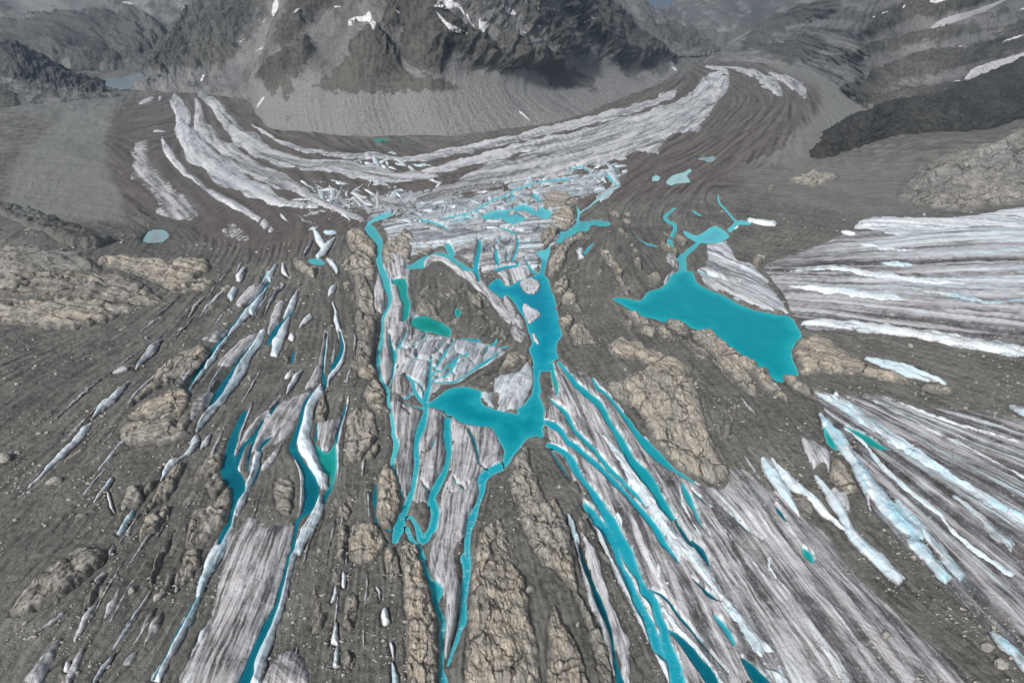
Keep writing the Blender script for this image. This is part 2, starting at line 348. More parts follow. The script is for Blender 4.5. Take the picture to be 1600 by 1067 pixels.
# system, colour, outline, foam
WATER = [
('great_lake', 'T', 'C1 590,655 650,650 740,668 775,640 790,615 860,590 900,560 920,520 960,500 1040,505 1060,560 1120,600 1210,635 1290,680 1380,715 1494,738 D1 185,745 215,770 240,810 262,860 235,890 205,960 240,1067 D2 235,95 145,125 95,100 0,30 C1 1400,1020 1330,985 1250,930 1190,880 1120,840 1050,830 980,795 930,785 880,790 820,770 750,758 690,720 640,690', 0),
('great_lake', 'V', 'C1 980,510,45 985,460,40 965,420,35 930,390,32 912,340,30 932,300,28 945,255,24 905,232,20 882,213,18 905,185,16 945,155,8', 0),
('great_lake', 'Y', 'C1 990,280 1060,310 1130,270 1170,255 1210,275 1245,310 1200,345 1120,352 1050,340 1000,310', 0),
('great_lake', 'Y', 'C1 1240,285,24 1290,240,26 1330,235,26 1362,242,16', 0),
('great_lake', 'V', 'C1 1075,345,20 1040,375,24 1000,410,28 985,450,30', 0),
('great_lake', 'V', 'C1 1180,85,8 1190,130,12 1215,160,12 1260,205,10 1290,235,14', 0),
('great_lake', 'V', 'C1 700,300,3 760,345,8 810,362,14 845,370,10', 0),
('great_lake', 'V', 'C1 1040,170,6 1065,190,14 1095,205,6', 0),
('great_lake', 'V', 'C1 1060,500,6 1120,530,14 1200,552,12 1300,580,10', 0),
('lateral_pool', 'P', 'C0 890,1010 930,970 990,955 1020,935 1035,950 1005,975 1030,1015 960,1015 920,1030', 0),
('lateral_pool', 'P', 'C0 812,1000 822,975 858,972 855,1000 830,1008', 0),
('lateral_pool', 'S', 'C0 1070,875 1130,870 1160,865 1165,885 1140,900 1080,890', 0),
('moraine_pool', 'G', 'B0 680,775 730,765 775,778 740,788 700,785', 0),
('moraine_pool', 'G', 'B0 840,778,4 860,776,7 880,775,3', 0),
('grey_pond', 'S', 'A1 785,325 830,290 900,290 940,320 900,345 830,348', 0),
('valley_lake', 'S', 'A0 535,440 620,430 690,425 760,405 845,402 820,440 790,495 710,500 620,485', 0),
# the middle: upper lake, lower lake and the net of channels round them
('melt_lake', 'C', 'B1 1380,545 1430,590 1494,565 C1 60,565 130,540 200,530 235,545 250,600 275,660 290,740 300,800 315,860 290,900 280,950 295,990 250,1010 255,1060 190,1060 160,1050 150,990 130,940 150,900 125,840 110,780 70,720 30,660 0,640 B1 1494,775 1450,750 1430,720 1410,660 1370,640 1320,600', 0),
('melt_lake', 'Y', 'C1 165,410 215,380 245,368 242,420 220,455 190,430', 0),
('melt_lake', 'C', 'C1 215,440,26 205,500,24 190,560,40', 0),
('melt_lake', 'C', 'C2 175,40,60 172,110,34 175,190,50', 0),
('melt_lake', 'C', 'C2 240,20,50 262,60,30', 0),
('melt_lake', 'E', 'B2 985,250 1040,210 1100,165 1160,150 1230,155 1290,180 1285,225 1310,260 1400,285 1494,300 C2 60,280 110,240 150,185 180,165 190,210 215,260 215,330 225,350 205,380 215,430 170,425 125,435 80,490 40,540 0,600 B2 1470,545 1440,575 1420,600 1405,560 1418,510 1390,460 1360,400 1340,380 1290,380 1220,370 1170,350 1130,320 1080,300 1050,280 1000,275', 0),
('melt_lake', 'V', 'B1 650,255,40 690,300,46 722,350,36 715,410,30 725,470,36 742,530,42 762,590,44 778,650,26 765,710,22 740,760,20 735,830,20 725,900,22 710,950,26 715,1010,22 B2 708,20,16 740,130,15 765,160,22 770,230,16 790,320,20 800,420,20 815,470,30 800,540,25 790,580,22 820,670,16 840,740,14 868,770,6', 0),
('melt_lake', 'Y', 'B1 650,250,14 690,225,26 740,205,34 800,190,16', 0.4),
('melt_lake', 'G', 'B1 790,570,26 845,570,58 852,635,46 872,690,42 862,760,40 848,795,14', 0),
('green_pool', 'G', 'B1 895,790 920,765 980,757 1040,770 1090,800 1120,825 1110,870 1040,855 970,840 910,830', 0),
('small_pool', 'G', 'B1 1140,730 1155,712 1175,735 1165,765 1145,755', 0),
('melt_lake', 'V', 'B1 850,500 920,455 980,420 1050,402 1100,415 1160,450 1235,500 1210,525 1150,480 1080,435 1000,432 968,462 972,490 900,500', 0),
('melt_lake', 'V', 'B1 1095,352,26 1112,390,36 1130,425,30', 0),
('melt_lake', 'C', 'B1 1278,338,22 1268,420,28 1256,490,28 1270,545,20 1272,580,8', 0),
('melt_lake', 'C', 'B1 1230,505,20 1258,520,22', 0),
('melt_lake', 'C', 'B1 1372,380,8 1372,440,22 1388,482,8', 0),
('melt_lake', 'C', 'B1 1360,502,12 1420,490,24 1494,478,22 C1 60,462,14 115,455,8', 0),
('melt_lake', 'C', 'C1 68,320,12 64,380,14 35,460,10', 0),
('melt_lake', 'C', 'C1 110,440,8 135,490,14 165,520,16 200,535,14', 0),
('melt_lake', 'C', 'C1 45,352,8 130,348,16', 0),
('melt_lake', 'Y', 'B1 1290,200 1370,170 1450,165 1494,150 1494,222 1400,225 1310,225', 0),
('melt_lake', 'Y', 'C1 0,190 60,145 120,140 160,165 200,150 250,170 255,195 220,232 150,205 100,240 40,262 0,235', 0.2),
('melt_lake', 'V', 'B1 1388,272,16 1440,290,26 1494,300,24 C1 70,300,18 150,300,10 195,262,8', 0),
('melt_lake', 'Y', 'C1 150,75,14 175,100,26 192,130,14', 0),
('melt_lake', 'Y', 'B1 925,222,16 1000,238,22 1070,258,16 1110,285,8', 0.5),
('melt_lake', 'Y', 'B1 1060,220,8 1150,205,14 1240,180,16 1330,130,18 1420,90,14 1494,45,8', 0.6),
('melt_lake', 'Y', 'B1 1120,240,8 1200,215,14 1290,215,10', 0.5),
('melt_lake', 'Y', 'B1 1420,130,12 1470,100,20 C1 30,75,14 80,50,8', 0.4),
('melt_lake', 'Y', 'C0 60,1050,8 160,1020,18 300,1000,18 430,985,12', 0.7),
('melt_lake', 'Y', 'C0 330,950,8 420,930,14 480,960,8', 0.7),
('melt_lake', 'Y', 'C0 560,960,14 590,1000,16 635,1040,10', 0.7),
('melt_lake', 'V', 'C1 290,290 330,290 400,235 460,228 520,222 585,240 560,260 470,255 460,285 400,290 330,342 270,345 300,320', 0),
('melt_lake', 'Y', 'C1 402,240,12 406,180,12 390,140,8', 0),
('melt_lake', 'P', 'C1 405,190,8 470,145,8 530,100,16 570,75,18 600,40,10', 0.4),
('melt_lake', 'C', 'C1 490,350,6 460,380,16 430,410,10', 0.5),
# cracks of the grey plate above the lower lake
('melt_lake', 'C', 'B1 1285,890,22 1230,882,24 1170,872,8', 0),
('melt_lake', 'E', 'B1 1378,875,10 1360,912,20 1290,935,14 1220,960,16 1160,990,20 1110,1030,18 1060,1067,18 B2 1035,60,16 1000,115,14', 0),
('melt_lake', 'E', 'B1 1370,930,14 1440,925,7', 0),
('melt_lake', 'E', 'B1 1385,955,12 1330,1000,22 1270,1040,22 B2 1250,55,14 1150,120,14 1040,132,14 1000,142,10', 0),
('melt_lake', 'E', 'B1 1130,880,6 1120,920,10 1070,980,14 1040,1040,14 B2 1010,40,14', 0),
('melt_lake', 'E', 'B2 1160,15,12 1090,90,16 1010,122,14', 0),
('melt_lake', 'E', 'B1 980,850,5 960,890,9 900,915,8 820,940,12 805,968,18', 0),
('melt_lake', 'E', 'B1 775,850,12 785,920,18 805,970,26 800,1040,10 B2 800,60,8 780,150,8', 0),
('melt_lake', 'E', 'B1 880,830,6 850,890,12 812,950,14', 0),
('melt_lake', 'E', 'B1 1015,985,6 1000,1067,9', 0),
('melt_lake', 'E', 'B2 1010,0,14 1000,80,18 995,150,24 975,230,40 978,290,30 955,370,46 930,430,36 920,500,34 928,570,34 915,650,30 905,720,30 880,790,36 855,850,46 830,930,56 805,1020,30', 0.35),
('melt_lake', 'E', 'B2 868,90,10 905,120,20 918,180,24 962,242,18', 0),
('melt_lake', 'E', 'B2 905,110,6 950,150,9 972,190,6', 0),
('melt_lake', 'E', 'B2 848,243,8 890,265,22 965,272,10', 0),
('melt_lake', 'E', 'B2 800,180,6 860,220,12 915,180,8', 0),
('channel_b', 'E', 'B2 1100,318,36 1095,420,46 1105,520,34 1092,600,30 1050,690,46 1010,770,50 1030,850,46 1015,930,48 B3 1000,215,34 960,265,46 930,190,26 895,135,18 865,150,14', 0.1),
('channel_c', 'C', 'B2 1410,590,44 1340,620,50 1290,670,52 1290,730,32 1260,820,30 1230,890,46 1215,960,34 1205,1060,34 B3 1200,345,62 1208,420,44 1195,500,42 1187,600,40 1182,690,44 1160,760,26 1130,850,22 1098,950,12', 0.45),
('melt_lake', 'E', 'B2 1212,385,10 1245,450,18 1270,540,12 1280,590,8 1330,612,8', 0),
('channel_b', 'E', 'B3 868,190,26 905,270,30 945,325,46 970,400,32 990,470,36 1040,530,70 1030,600,44 1055,660,40 1070,720,34 1062,800,26 1065,900,26 1062,980,28 1085,1067,54', 0.5),
('side_channel', 'D', 'B2 700,690,8 B3 692,40,26 702,95,14 702,180,13 722,262,26 772,290,16', 0),
('side_channel', 'D', 'B3 735,190,6 770,205,14 795,215,6', 0),
# western pools and channels between the ice ridges
('west_channel', 'D', 'B1 428,850,6 415,950,12 405,1067,14 B2 412,100,24 418,185,14', 0),
('west_channel', 'D', 'B1 500,840,10 512,930,22 485,1000,30 442,1060,26 B2 445,45,8', 0),
('west_channel', 'D', 'B2 385,150,12 340,200,20 300,260,20 275,360,24 250,430,32 238,490,42 262,540,36 295,590,44 330,660,66 345,740,82 325,820,58 300,860,26 268,890,20 250,970,24 235,1067,22 B3 220,350,18 200,430,18 170,540,24 150,620,20 110,710,36 80,770,44 40,860,42 0,950,42 A3 1380,1000,60 1340,1090,60', 0),
('west_channel', 'G', 'B2 360,460 390,490 430,515 475,465 485,560 480,640 460,700 440,710 445,650 410,640 385,570 360,500', 0),
('west_channel', 'D', 'B2 475,470,16 490,390,14 515,310,14 535,235,8', 0),
('west_channel', 'D', 'B2 362,455,16 370,400,11 374,350,6', 0),
('west_channel', 'D', 'B2 460,695,20 420,760,26 408,805,14', 0),
('forked_pool', 'D', 'A2 1375,280,8 1350,310,28 1310,400,38 1280,500,48 1262,590,82 1285,650,112 1310,720,90 1290,800,50 1260,920,40 1220,1010,26 A3 1212,300,14', 0),
('forked_pool', 'D', 'A2 1300,600,40 1350,490,28 1400,440,22 1460,350,24 1494,300,20 B2 90,340,20 140,270,18 180,235,8', 0),
('forked_pool', 'D', 'A2 1372,620,10 1385,520,16 1425,420,12', 0),
('forked_pool', 'D', 'B2 42,512,12 90,460,32 135,428,8', 0),
('forked_pool', 'D', 'B2 62,575,6 45,630,14 18,695,6', 0),
('edge_channel', 'D', 'A3 1095,580,10 1030,700,14 980,790,14 920,910,14 850,1045,14', 0),
('ridge_channel', 'D', 'B1 60,850,8 A2 1330,5,16 1270,90,26 1210,190,52 1170,250,30 1145,275,8', 0),
('ridge_channel', 'D', 'A1 1494,560,16 1430,650,14 1330,760,16 1240,880,20 1160,965,30 1105,1050,36 A2 1080,90,26 1035,165,10', 0),
('ridge_channel', 'D', 'B1 245,735,8 170,805,26 125,870,36 100,912,14', 0),
('ridge_channel', 'D', 'B1 95,510,6 70,560,12 40,605,6', 0),
('star_pool', 'V', 'B1 320,445 365,433 412,455 402,478 350,470', 0),
('ridge_channel', 'D', 'B1 250,950,8 240,985,18 232,1020,10', 0),
# eastern fan
('melt_lake', 'G', 'C2 250,10,18 265,90,26 282,150,26 286,205,10', 0),
('melt_lake', 'E', 'C2 290,10,22 340,70,26 390,140,40 450,190,46 500,230,46 540,280,36 570,340,36 610,400,36 640,450,46 670,510,56 720,590,62 770,650,74 820,710,64 850,760,46 890,840,56 930,888,44 955,885,8', 0),
('fan_channel', 'D', 'C3 948,165,14 990,240,26 1040,310,14', 0),
('fan_channel', 'E', 'C2 480,95,6 510,155,24 560,190,22 620,260,26 680,330,32 720,390,40 770,450,56 830,520,62 890,570,40 950,620,26 1000,650,20 1075,702,8', 0),
('melt_lake', 'E', 'C2 240,215,8 300,270,24 340,310,30 380,390,28 450,460,28 520,540,26 580,610,28 650,680,28 720,750,26 785,825,8', 0),
('melt_lake', 'C', 'C2 215,345,30 270,370,42 310,400,40 340,450,34 390,490,34 450,540,34 520,600,34 600,680,34 680,760,30 750,840,34 810,910,40 860,980,44 C3 880,290,46 930,350,28 965,395,12', 0),
('fan_channel', 'D', 'C3 1035,485,8 1090,530,18 1150,590,24 1200,610,8', 0),
('melt_lake', 'C', 'C2 225,470,26 300,500,40 350,540,42 380,590,46 410,640,32 460,700,36 500,760,46 550,840,52 590,910,62 C3 640,270,68 680,350,70 720,430,56 745,485,32 780,560,56 830,620,52 850,700,50 880,760,52 890,830,62 920,920,70 965,1080,95', 0.1),
('melt_lake', 'C', 'C2 435,785,20 480,840,46 520,900,52 570,960,56 C3 600,270,50 640,400,36 680,480,40 710,560,42 750,640,56 790,710,52 820,790,56 850,870,50 885,935,30', 0.2),
('melt_lake', 'D', 'C3 800,540,12 860,570,20 920,630,18 980,710,18 1050,790,15 1120,880,12 1240,1010,5', 0),
('melt_lake', 'D', 'C3 890,760,14 940,790,26 1000,850,46 1060,930,56 1110,990,70 1165,1075,64', 0),
('long_crevasse', 'D', 'C3 415,280,8 440,380,18 480,480,25 520,590,36 560,690,30 590,790,20 605,900,18 625,1000,32 645,1085,56', 0),
('long_crevasse', 'D', 'C3 335,130,5 348,190,16 360,240,5', 0),
('fan_channel', 'D', 'C3 1030,270,14 1085,330,36 1135,415,14', 0),
('fan_channel', 'E', 'C3 1155,680,8 1220,760,40 1275,850,20', 0),
('fan_channel', 'D', 'C3 1310,920,14 1370,990,60 1450,1085,80', 0),
('fan_channel', 'E', 'C2 980,680,20 1010,760,36 1045,830,26 1080,910,14 1140,1000,6', 0),
('fan_channel', 'D', 'C2 1180,800,5 1260,880,12 1340,950,12 1425,1012,8', 0),
('fan_channel', 'D', 'C2 1030,720,6 1080,770,14 1140,830,5', 0),
('side_channel', 'D', 'C2 245,490,6 300,580,12 370,670,6', 0),
('tarn', 'G', 'D2 500,372,8 600,432,40 680,482,36 745,505,8', 0),
('tarn', 'G', 'D2 385,370,10 420,450,36 460,502,12', 0),
('tarn', 'G', 'D3 262,312,10 300,360,52 325,398,12', 0),
('tarn', 'D', 'D2 110,810,6 145,860,26 175,905,8', 0),
]
# name, cleanness, blueness, outline, label, category      (strips have widths)
ICE = [
('ice_ridge', .9, .2, 'A2 725,110,10 660,190,36 610,240,48 560,280,36 505,342,10', 'thin white ice ridge on bare gravel, upper half of a broken pair', 'ice ridge'),
('ice_ridge', .9, .2, 'A2 515,358,8 460,410,36 410,470,42 360,520,40 300,580,30 220,660,14 90,778,3', 'long white ice ridge tapering to a point on open gravel slope', 'ice ridge'),
('ice_shard', .7, .6, 'A2 515,795 560,730 600,680 620,645 630,672 600,718 560,760', 'pale green ice shard with pointed tail beside a smaller shard', 'ice shard'),
('ice_shard', .95, 0, 'A2 590,735 605,745 625,810 635,860 610,820 595,770', 'tiny white leaf shaped ice shard on gravel', 'ice shard'),
('ice_shard', .8, 1, 'A2 645,970 680,910 730,845 752,845 730,890 680,970 655,980', 'stubby light blue ice bar just below a round brown outcrop', 'ice shard'),
('ice_shard', .8, 0, 'A3 603,362 605,338 632,290 626,345', 'small white ice chip beside big grey slab of rock', 'ice shard'),
('ice_shard', .7, 0, 'A3 522,497 555,462 597,453 548,490', 'small curved white ice sliver below the big grey rock slab', 'ice shard'),
('ice_ridge', .6, .1, 'A1 905,885,8 850,940,44 790,1000,36 748,1052,8', 'short grey white ice ridge on the slope below the layered cliff', 'ice ridge'),
('ice_ridge', .5, 0, 'A2 800,12,12 775,35,20 750,55,6', 'little white ice wedge above the thin broken ridge', 'ice ridge'),
('ice_ridge', .6, .2, 'A2 620,75,10 680,55,30 730,45,10', 'flat bluish ice sliver at the edge of the rocky slope', 'ice ridge'),
('ice_ridge', .5, 0, 'A1 1135,655,8 1090,700,20 1045,765,6', 'narrow ice lens on gravel below the end of the layered cliff', 'ice ridge'),
('ice_ridge', .9, .5, 'A1 1494,510,30 1440,640,42 1385,725,46 1305,812,42 1245,892,36 1185,990,36 1125,1060,34 A2 1130,70,34 1050,172,12', 'long blue white ice ridge with dark crevasse along its upper edge', 'ice ridge'),
('ice_ridge', .92, .5, 'A1 1470,830,26 1435,900,48 1385,980,50 1335,1060,66 A2 1325,80,60 1262,180,48 1205,260,46 1130,340,40 1085,405,18', 'wide white ice ridge beside a dark teal pond on the slope', 'ice ridge'),
('ice_ridge', .9, .3, 'A2 1105,420 1110,460 1080,510 1010,555 970,595 920,650 893,682 908,620 930,580 990,555 1040,505 1060,450', 'crooked white ice ridge at lower end of the tan outcrops', 'ice ridge'),
('ice_shard', .9, 0, 'A2 1172,418 1152,480 1108,502 1130,455', 'small white ice wedge right of the crooked ridge', 'ice shard'),
('ice_shard', .85, .4, 'A1 1262,645 1285,605 1317,598 1302,660 1280,675', 'short white ice block on gravel near the layered cliff end', 'ice shard'),
('ice_shard', .75, 0, 'A1 1305,545 1340,508 1372,488 1352,550 1328,572', 'kite shaped pale ice flake above a short ice block', 'ice shard'),
('ice_ridge', .95, .4, 'B1 352,278,22 388,335,50 415,375,34 408,410,20', 'steep white ice horn, tallest of a star shaped cluster', 'ice ridge'),
('ice_ridge', .95, .3, 'B1 478,318,10 440,362,34 405,400,44 375,435,36', 'white ice fin leaning toward the pool of the star shaped cluster', 'ice ridge'),
('ice_ridge', .85, .7, 'B1 408,298,8 450,302,24 492,300,10', 'flat bluish ice blade pointing right from the star cluster', 'ice ridge'),
('ice_ridge', .7, .1, 'B1 345,340,12 322,385,26 300,425,10', 'greyish ice fin on the outer side of the star cluster', 'ice ridge'),
('ice_ridge', .85, .3, 'B1 425,445,16 468,480,36 488,530,18', 'white ice tail hanging below the star cluster pool', 'ice ridge'),
('ice_ridge', .92, .5, 'B1 148,470,14 110,540,48 72,610,50 42,680,46 0,748,46', 'broad white ice ridge with a dark slot below the star cluster', 'ice ridge'),
('ice_ridge', .85, 0, 'B1 180,465,10 190,510,26 218,552,6', 'small hooked white ice ridge beside a broad ridge', 'ice ridge'),
('ice_ridge', .95, .3, 'B1 268,615,10 240,680,44 212,760,46 182,840,56 152,905,86 132,985,50', 'club shaped white ice ridge swelling toward its lower end', 'ice ridge'),
('ice_shard', .95, 0, 'B1 213,882 235,852 252,880 236,902', 'square white ice block beside the club shaped ridge', 'ice shard'),
('ice_ridge', .92, .4, 'B1 70,840,30 40,890,52 0,960,56', 'white ice ridge end below the broad ridge', 'ice ridge'),
('ice_ridge', .6, .2, 'B1 190,575,30 150,620,26 110,690,18 82,745,6', 'curving pale ice rib between two white ridges', 'ice ridge'),
('ice_shard', .85, .2, 'B1 480,580,10 462,610,36 436,645,6', 'small white ice wedge on the gravel saddle', 'ice shard'),
('ice_shard', .85, 0, 'B1 268,828 328,752 352,765 322,802', 'arrow shaped white ice flake alone on gravel', 'ice shard'),
('ice_ridge', .9, .3, 'B1 462,680,8 478,740,24 500,860,34 524,940,30 508,1010,36 470,1067,30 B2 440,120,20 430,180,6', 'slim white ice ridge curling beside a dark crevasse pool', 'ice ridge'),
('ice_ridge', .85, .1, 'B2 295,60,6 262,100,30 225,160,26 205,195,6', 'short pale ice spike right of a gravel patch', 'ice ridge'),
('ice_shard', .8, .1, 'B2 190,112 215,82 240,58 232,100', 'little white ice triangle beside a pale spike', 'ice shard'),
('ice_ridge', .95, .35, 'B2 408,155,40 372,200,72 335,270,80 312,350,86 302,430,92 315,505,96 352,575,82 395,645,84 418,725,56', 'great white curved ice ridge between dark channel and green pool', 'ice ridge'),
('ice_ridge', .9, .45, 'B2 398,765,50 375,850,80 335,925,72 295,1005,70 265,1067,62 B3 250,330,50 222,430,52 192,560,48 162,680,50 112,800,56 60,940,90 15,1085,120', 'very long white ice ridge running to the bottom edge beside dark channel', 'ice ridge'),
('ice_ridge', .9, .55, 'A2 1440,520,40 1405,640,66 1352,760,44 1312,850,42 1262,960,54 1215,1060,80 A3 1172,400,86 1130,500,72 1098,600,42 1050,700,58 990,820,58 930,930,60 865,1060,70', 'long pale blue ice ridge running from forked dark pool to bottom edge', 'ice ridge'),
('ice_ridge', .9, .3, 'B2 0,700 18,545 60,528 42,612 16,680', 'white ice stub at the head of the forked dark pool', 'ice ridge'),
('ice_ridge', .75, .2, 'A3 652,882,8 600,950,24 540,1030,26 515,1085,26', 'thin white ice rib at the bottom edge on dark gravel', 'ice ridge'),
('ice_ridge', .7, .3, 'A3 1172,725,8 1120,820,38 1060,920,8', 'slender ice wedge right of the long pale blue ridge', 'ice ridge'),
('ice_ridge', .75, .5, 'A3 1152,855,8 1092,970,30 1040,1085,56', 'pale green ice rib reaching bottom edge between grey plates', 'ice ridge'),
('ice_plate', .35, 0, 'A3 552,598,8 490,700,38 440,790,44 408,872,10', 'dirty lilac ice strip near the bottom below brown strata', 'ice plate'),
('ice_plate', .3, 0, 'A3 345,815,10 275,920,62 175,1085,110', 'wide dirty ice wedge widening into the bottom edge', 'ice plate'),
('ice_plate', .3, .1, 'A3 472,875,14 420,960,48 372,1085,46', 'dirty ice tongue with small white knob beside it, near bottom edge', 'ice plate'),
('ice_plate', .4, 0, 'A3 362,680,14 285,740,28 145,832,8', 'thin grey ice blade under the big grey rock slab', 'ice plate'),
('ice_plate', .15, 0, 'A3 912,660,10 862,760,60 792,868,14', 'dull lilac ice lens on gravel left of a long blue ridge', 'ice plate'),
('ice_plate', .15, 0, 'A3 868,650,10 830,710,34 785,770,8', 'small dull ice lens just above a larger one', 'ice plate'),
('ice_plate', .2, 0, 'A3 672,535,8 620,640,44 572,730,12', 'faint dirty ice blade on gravel near two round boulders', 'ice plate'),
('ice_plate', .3, 0, 'A3 768,892,12 720,935,40 685,965,16', 'ragged lilac ice scrap near the bottom gravel', 'ice plate'),
('ice_shard', .8, 0, 'A3 352,1000 368,945 395,958 378,1002', 'small white ice knob in dirty ice near bottom edge', 'ice shard'),
('ice_shard', .85, 0, 'A3 968,555 980,528 995,545 985,560', 'tiny pinkish white ice chip by an oval boulder', 'ice shard'),
('ice_shard', .9, .3, 'B3 508,522 520,438 538,472 526,532', 'small upright white ice chip at tip of a brown rock rib', 'ice shard'),
('ice_shard', .9, .2, 'B3 452,618 470,535 482,520 488,590', 'white ice chip with a pointed top on gravel', 'ice shard'),
('ice_shard', .9, .2, 'B3 482,722,12 474,800,28 468,852,44', 'white bottle shaped ice block on the gravel bed', 'ice shard'),
('ice_shard', .85, .5, 'B3 490,865,14 484,920,34 478,980,40', 'second bottle shaped ice block, bluish, under the first', 'ice shard'),
('ice_shard', .95, .1, 'B3 728,675 762,642 778,728 742,744', 'split white ice block between gravel heaps', 'ice shard'),
('ice_shard', .8, .1, 'B3 780,832,12 794,880,28 798,922,14', 'white ice sliver on gravel beside a large brown slab', 'ice shard'),
('ice_ridge', .8, .6, 'B3 795,935,8 802,1000,36 812,1085,50', 'bluish ice wedge entering from the bottom edge beside brown slab', 'ice ridge'),
('ice_ridge', .75, .2, 'B3 268,845,6 242,960,22 215,1080,22', 'thin curved ice rib right of the very long ridge near bottom', 'ice ridge'),
('ice_shard', .7, 0, 'B3 700,528,8 718,560,18 728,608,8', 'little pale ice hook among gravel lumps', 'ice shard'),
('ice_ridge', .9, .1, 'B3 1105,598,6 1105,680,24 1100,800,20', 'upright white ice fin between two foaming channels', 'ice ridge'),
('ice_ridge', .9, .7, 'C3 343,108,6 368,180,30 392,250,36 412,340,22', 'pale blue ice spearhead at the top of the long crevasse', 'ice ridge'),
('ice_plate', .55, .2, 'C3 405,290,16 435,420,40 475,550,52 520,680,52 560,800,46 590,920,36 610,1020,20', 'narrow ice bank left of the long dark crevasse', 'ice plate'),
('ice_plate', .4, 0, 'C3 418,230,14 470,320,44 500,430,62 545,570,56 590,700,60 640,840,90 665,960,56 680,1085,40', 'lilac ice bank right of the long dark crevasse', 'ice plate'),
('ice_shard', .95, .1, 'C3 832,482 840,395 872,430 866,492', 'upright white ice block standing on the dirty fan ice', 'ice shard'),
('ice_shard', .9, 0, 'C3 882,522 905,492 908,532', 'small triangular ice chip right of an upright block', 'ice shard'),
('ice_shard', .95, 0, 'C3 1422,452 1430,375 1452,440 1442,462', 'slim white ice chip, left one of a pair on streaked ice', 'ice shard'),
('ice_shard', .95, .2, 'C3 1455,482 1448,368 1478,368 1478,442', 'slim white ice chip, right one of a pair on streaked ice', 'ice shard'),
('ice_shard', .95, .2, 'C3 598,172 625,118 657,172 642,205', 'white pyramid of ice rising beside a wide dark channel', 'ice shard'),
('ice_ridge', .85, .35, 'C2 540,420,30 640,560,80 720,680,95 800,790,105 870,890,120 C3 880,220,120 960,300,122 1040,380,112 1110,470,92 1180,570,84 1270,680,92 1380,820,104 1494,960,112 D3 60,930,90 170,1085,90', 'widest white ice ridge of the fan, running to the bottom edge', 'ice ridge'),
('ice_ridge', .9, .75, 'D2 330,180,16 420,230,52 520,290,74 640,370,74 760,450,68 900,540,68 1020,620,64 1150,700,72 1280,790,82 1400,860,74 1520,930,66', 'long light blue ice ridge crossing the dark streaked glacier', 'ice ridge'),
('ice_ridge', .85, .5, 'D2 490,380,10 600,470,26 700,590,32 800,690,36 900,780,38 1000,850,48 1050,910,24 D3 1110,240,36 1200,320,42 1320,410,42 1440,490,42', 'thin white ice rib parallel to and below the light blue ridge', 'ice ridge'),
('ice_ridge', .8, 1, 'D2 355,305,20 420,390,62 490,470,76 540,550,74 590,640,86 660,740,96 740,830,112 820,910,104 900,990,100 D3 880,280,96 960,370,80 1080,500,70', 'jagged blue ice ridge bordering the gravel spit', 'ice ridge'),
('ice_ridge', .65, .8, 'D2 780,780,30 860,880,62 960,980,66 D3 1040,360,70 1160,490,70', 'dull blue ice ridge right of the jagged ridge', 'ice ridge'),
('ice_ridge', .6, .9, 'D2 1090,755,20 1200,850,52 1300,950,72 1440,1067,66', 'faint blue ice band low on the streaked glacier', 'ice ridge'),
('ice_ridge', .9, .6, 'D2 35,545,40 90,640,84 150,720,74 200,800,54 245,880,14', 'bright white ice slab at the head of the gravel spit', 'ice ridge'),
('ice_ridge', .9, .4, 'D2 85,550,20 180,660,62 260,740,74 330,800,58 400,870,44 505,955,12', 'white ice ridge slanting past a brown rock mound', 'ice ridge'),
('ice_ridge', .9, .5, 'D2 328,640,8 390,720,54 440,800,74 490,880,64 530,960,62 590,1030,64 D3 640,340,72 730,420,74 820,500,84', 'white ice ridge running down the middle of the gravel spit', 'ice ridge'),
('ice_plate', .4, 0, 'D2 428,718,24 480,780,54 525,850,22', 'lilac ice flank attached to the ridge on the gravel spit', 'ice plate'),
('ice_plate', .35, .1, 'D2 250,440 340,470 420,530 410,640 380,580 330,620 290,560', 'dirty cracked ice heap at the top of the gravel spit', 'ice plate'),
('ice_shard', .85, .4, 'D2 612,748 632,752 636,810 660,848 636,830 620,790', 'small pale ice tooth on the gravel spit edge', 'ice shard'),
('ice_ridge', .85, .7, 'D2 610,-5,12 760,40,52 900,90,58 1065,142,14', 'blue white ice wedge below the dark gravel band', 'ice ridge'),
('ice_ridge', .8, .8, 'D2 1405,262,10 1450,282,30 1530,315,36', 'pale blue ice sliver at the right picture edge', 'ice ridge'),
('ice_shard', .95, 0, 'D2 432,215 445,178 470,205', 'small white ice tooth at the head of the light blue ridge', 'ice shard'),
('ice_band', .8, .3, 'D1 180,590,8 400,622,42 700,655,48 900,692,10', 'short bright band in the upper streaked glacier beside the lake', 'ice band'),
('ice_band', .75, .3, 'D1 190,520,8 420,500,26 700,545,30 1000,585,26 1320,585,8', 'long thin pale band across the upper streaked glacier', 'ice band'),
('ice_band', .7, .9, 'D1 860,625,8 1100,652,30 1300,690,28 1520,668,22', 'blue tinted band in the upper streaked glacier', 'ice band'),
('ice_band', .7, .7, 'D1 690,470,8 780,475,28 890,487,8', 'short blue lens in the upper streaked glacier', 'ice band'),
('ice_band', .7, .5, 'D1 560,360,8 700,385,20 900,412,8', 'faint bluish lens just under the pink snow', 'ice band'),
('ice_band', .7, .2, 'D1 255,800,18 500,812,42 900,862,54 1300,930,58 1540,970,60', 'wide pale band along the lower edge of the upper streaked glacier', 'ice band'),
('snow_patch', .9, 0, 'D1 610,215 800,208 1050,213 1250,192 1560,150 1560,300 1300,270 1050,300 800,320 640,275 545,270', 'pinkish snow sheet topping the streaked glacier', 'snow'),
('snow_patch', .95, 0, 'C1 1345,225,10 1400,240,24 1494,252,22 D1 120,245,6', 'thin white snow lens beside the stream into the lake', 'snow'),
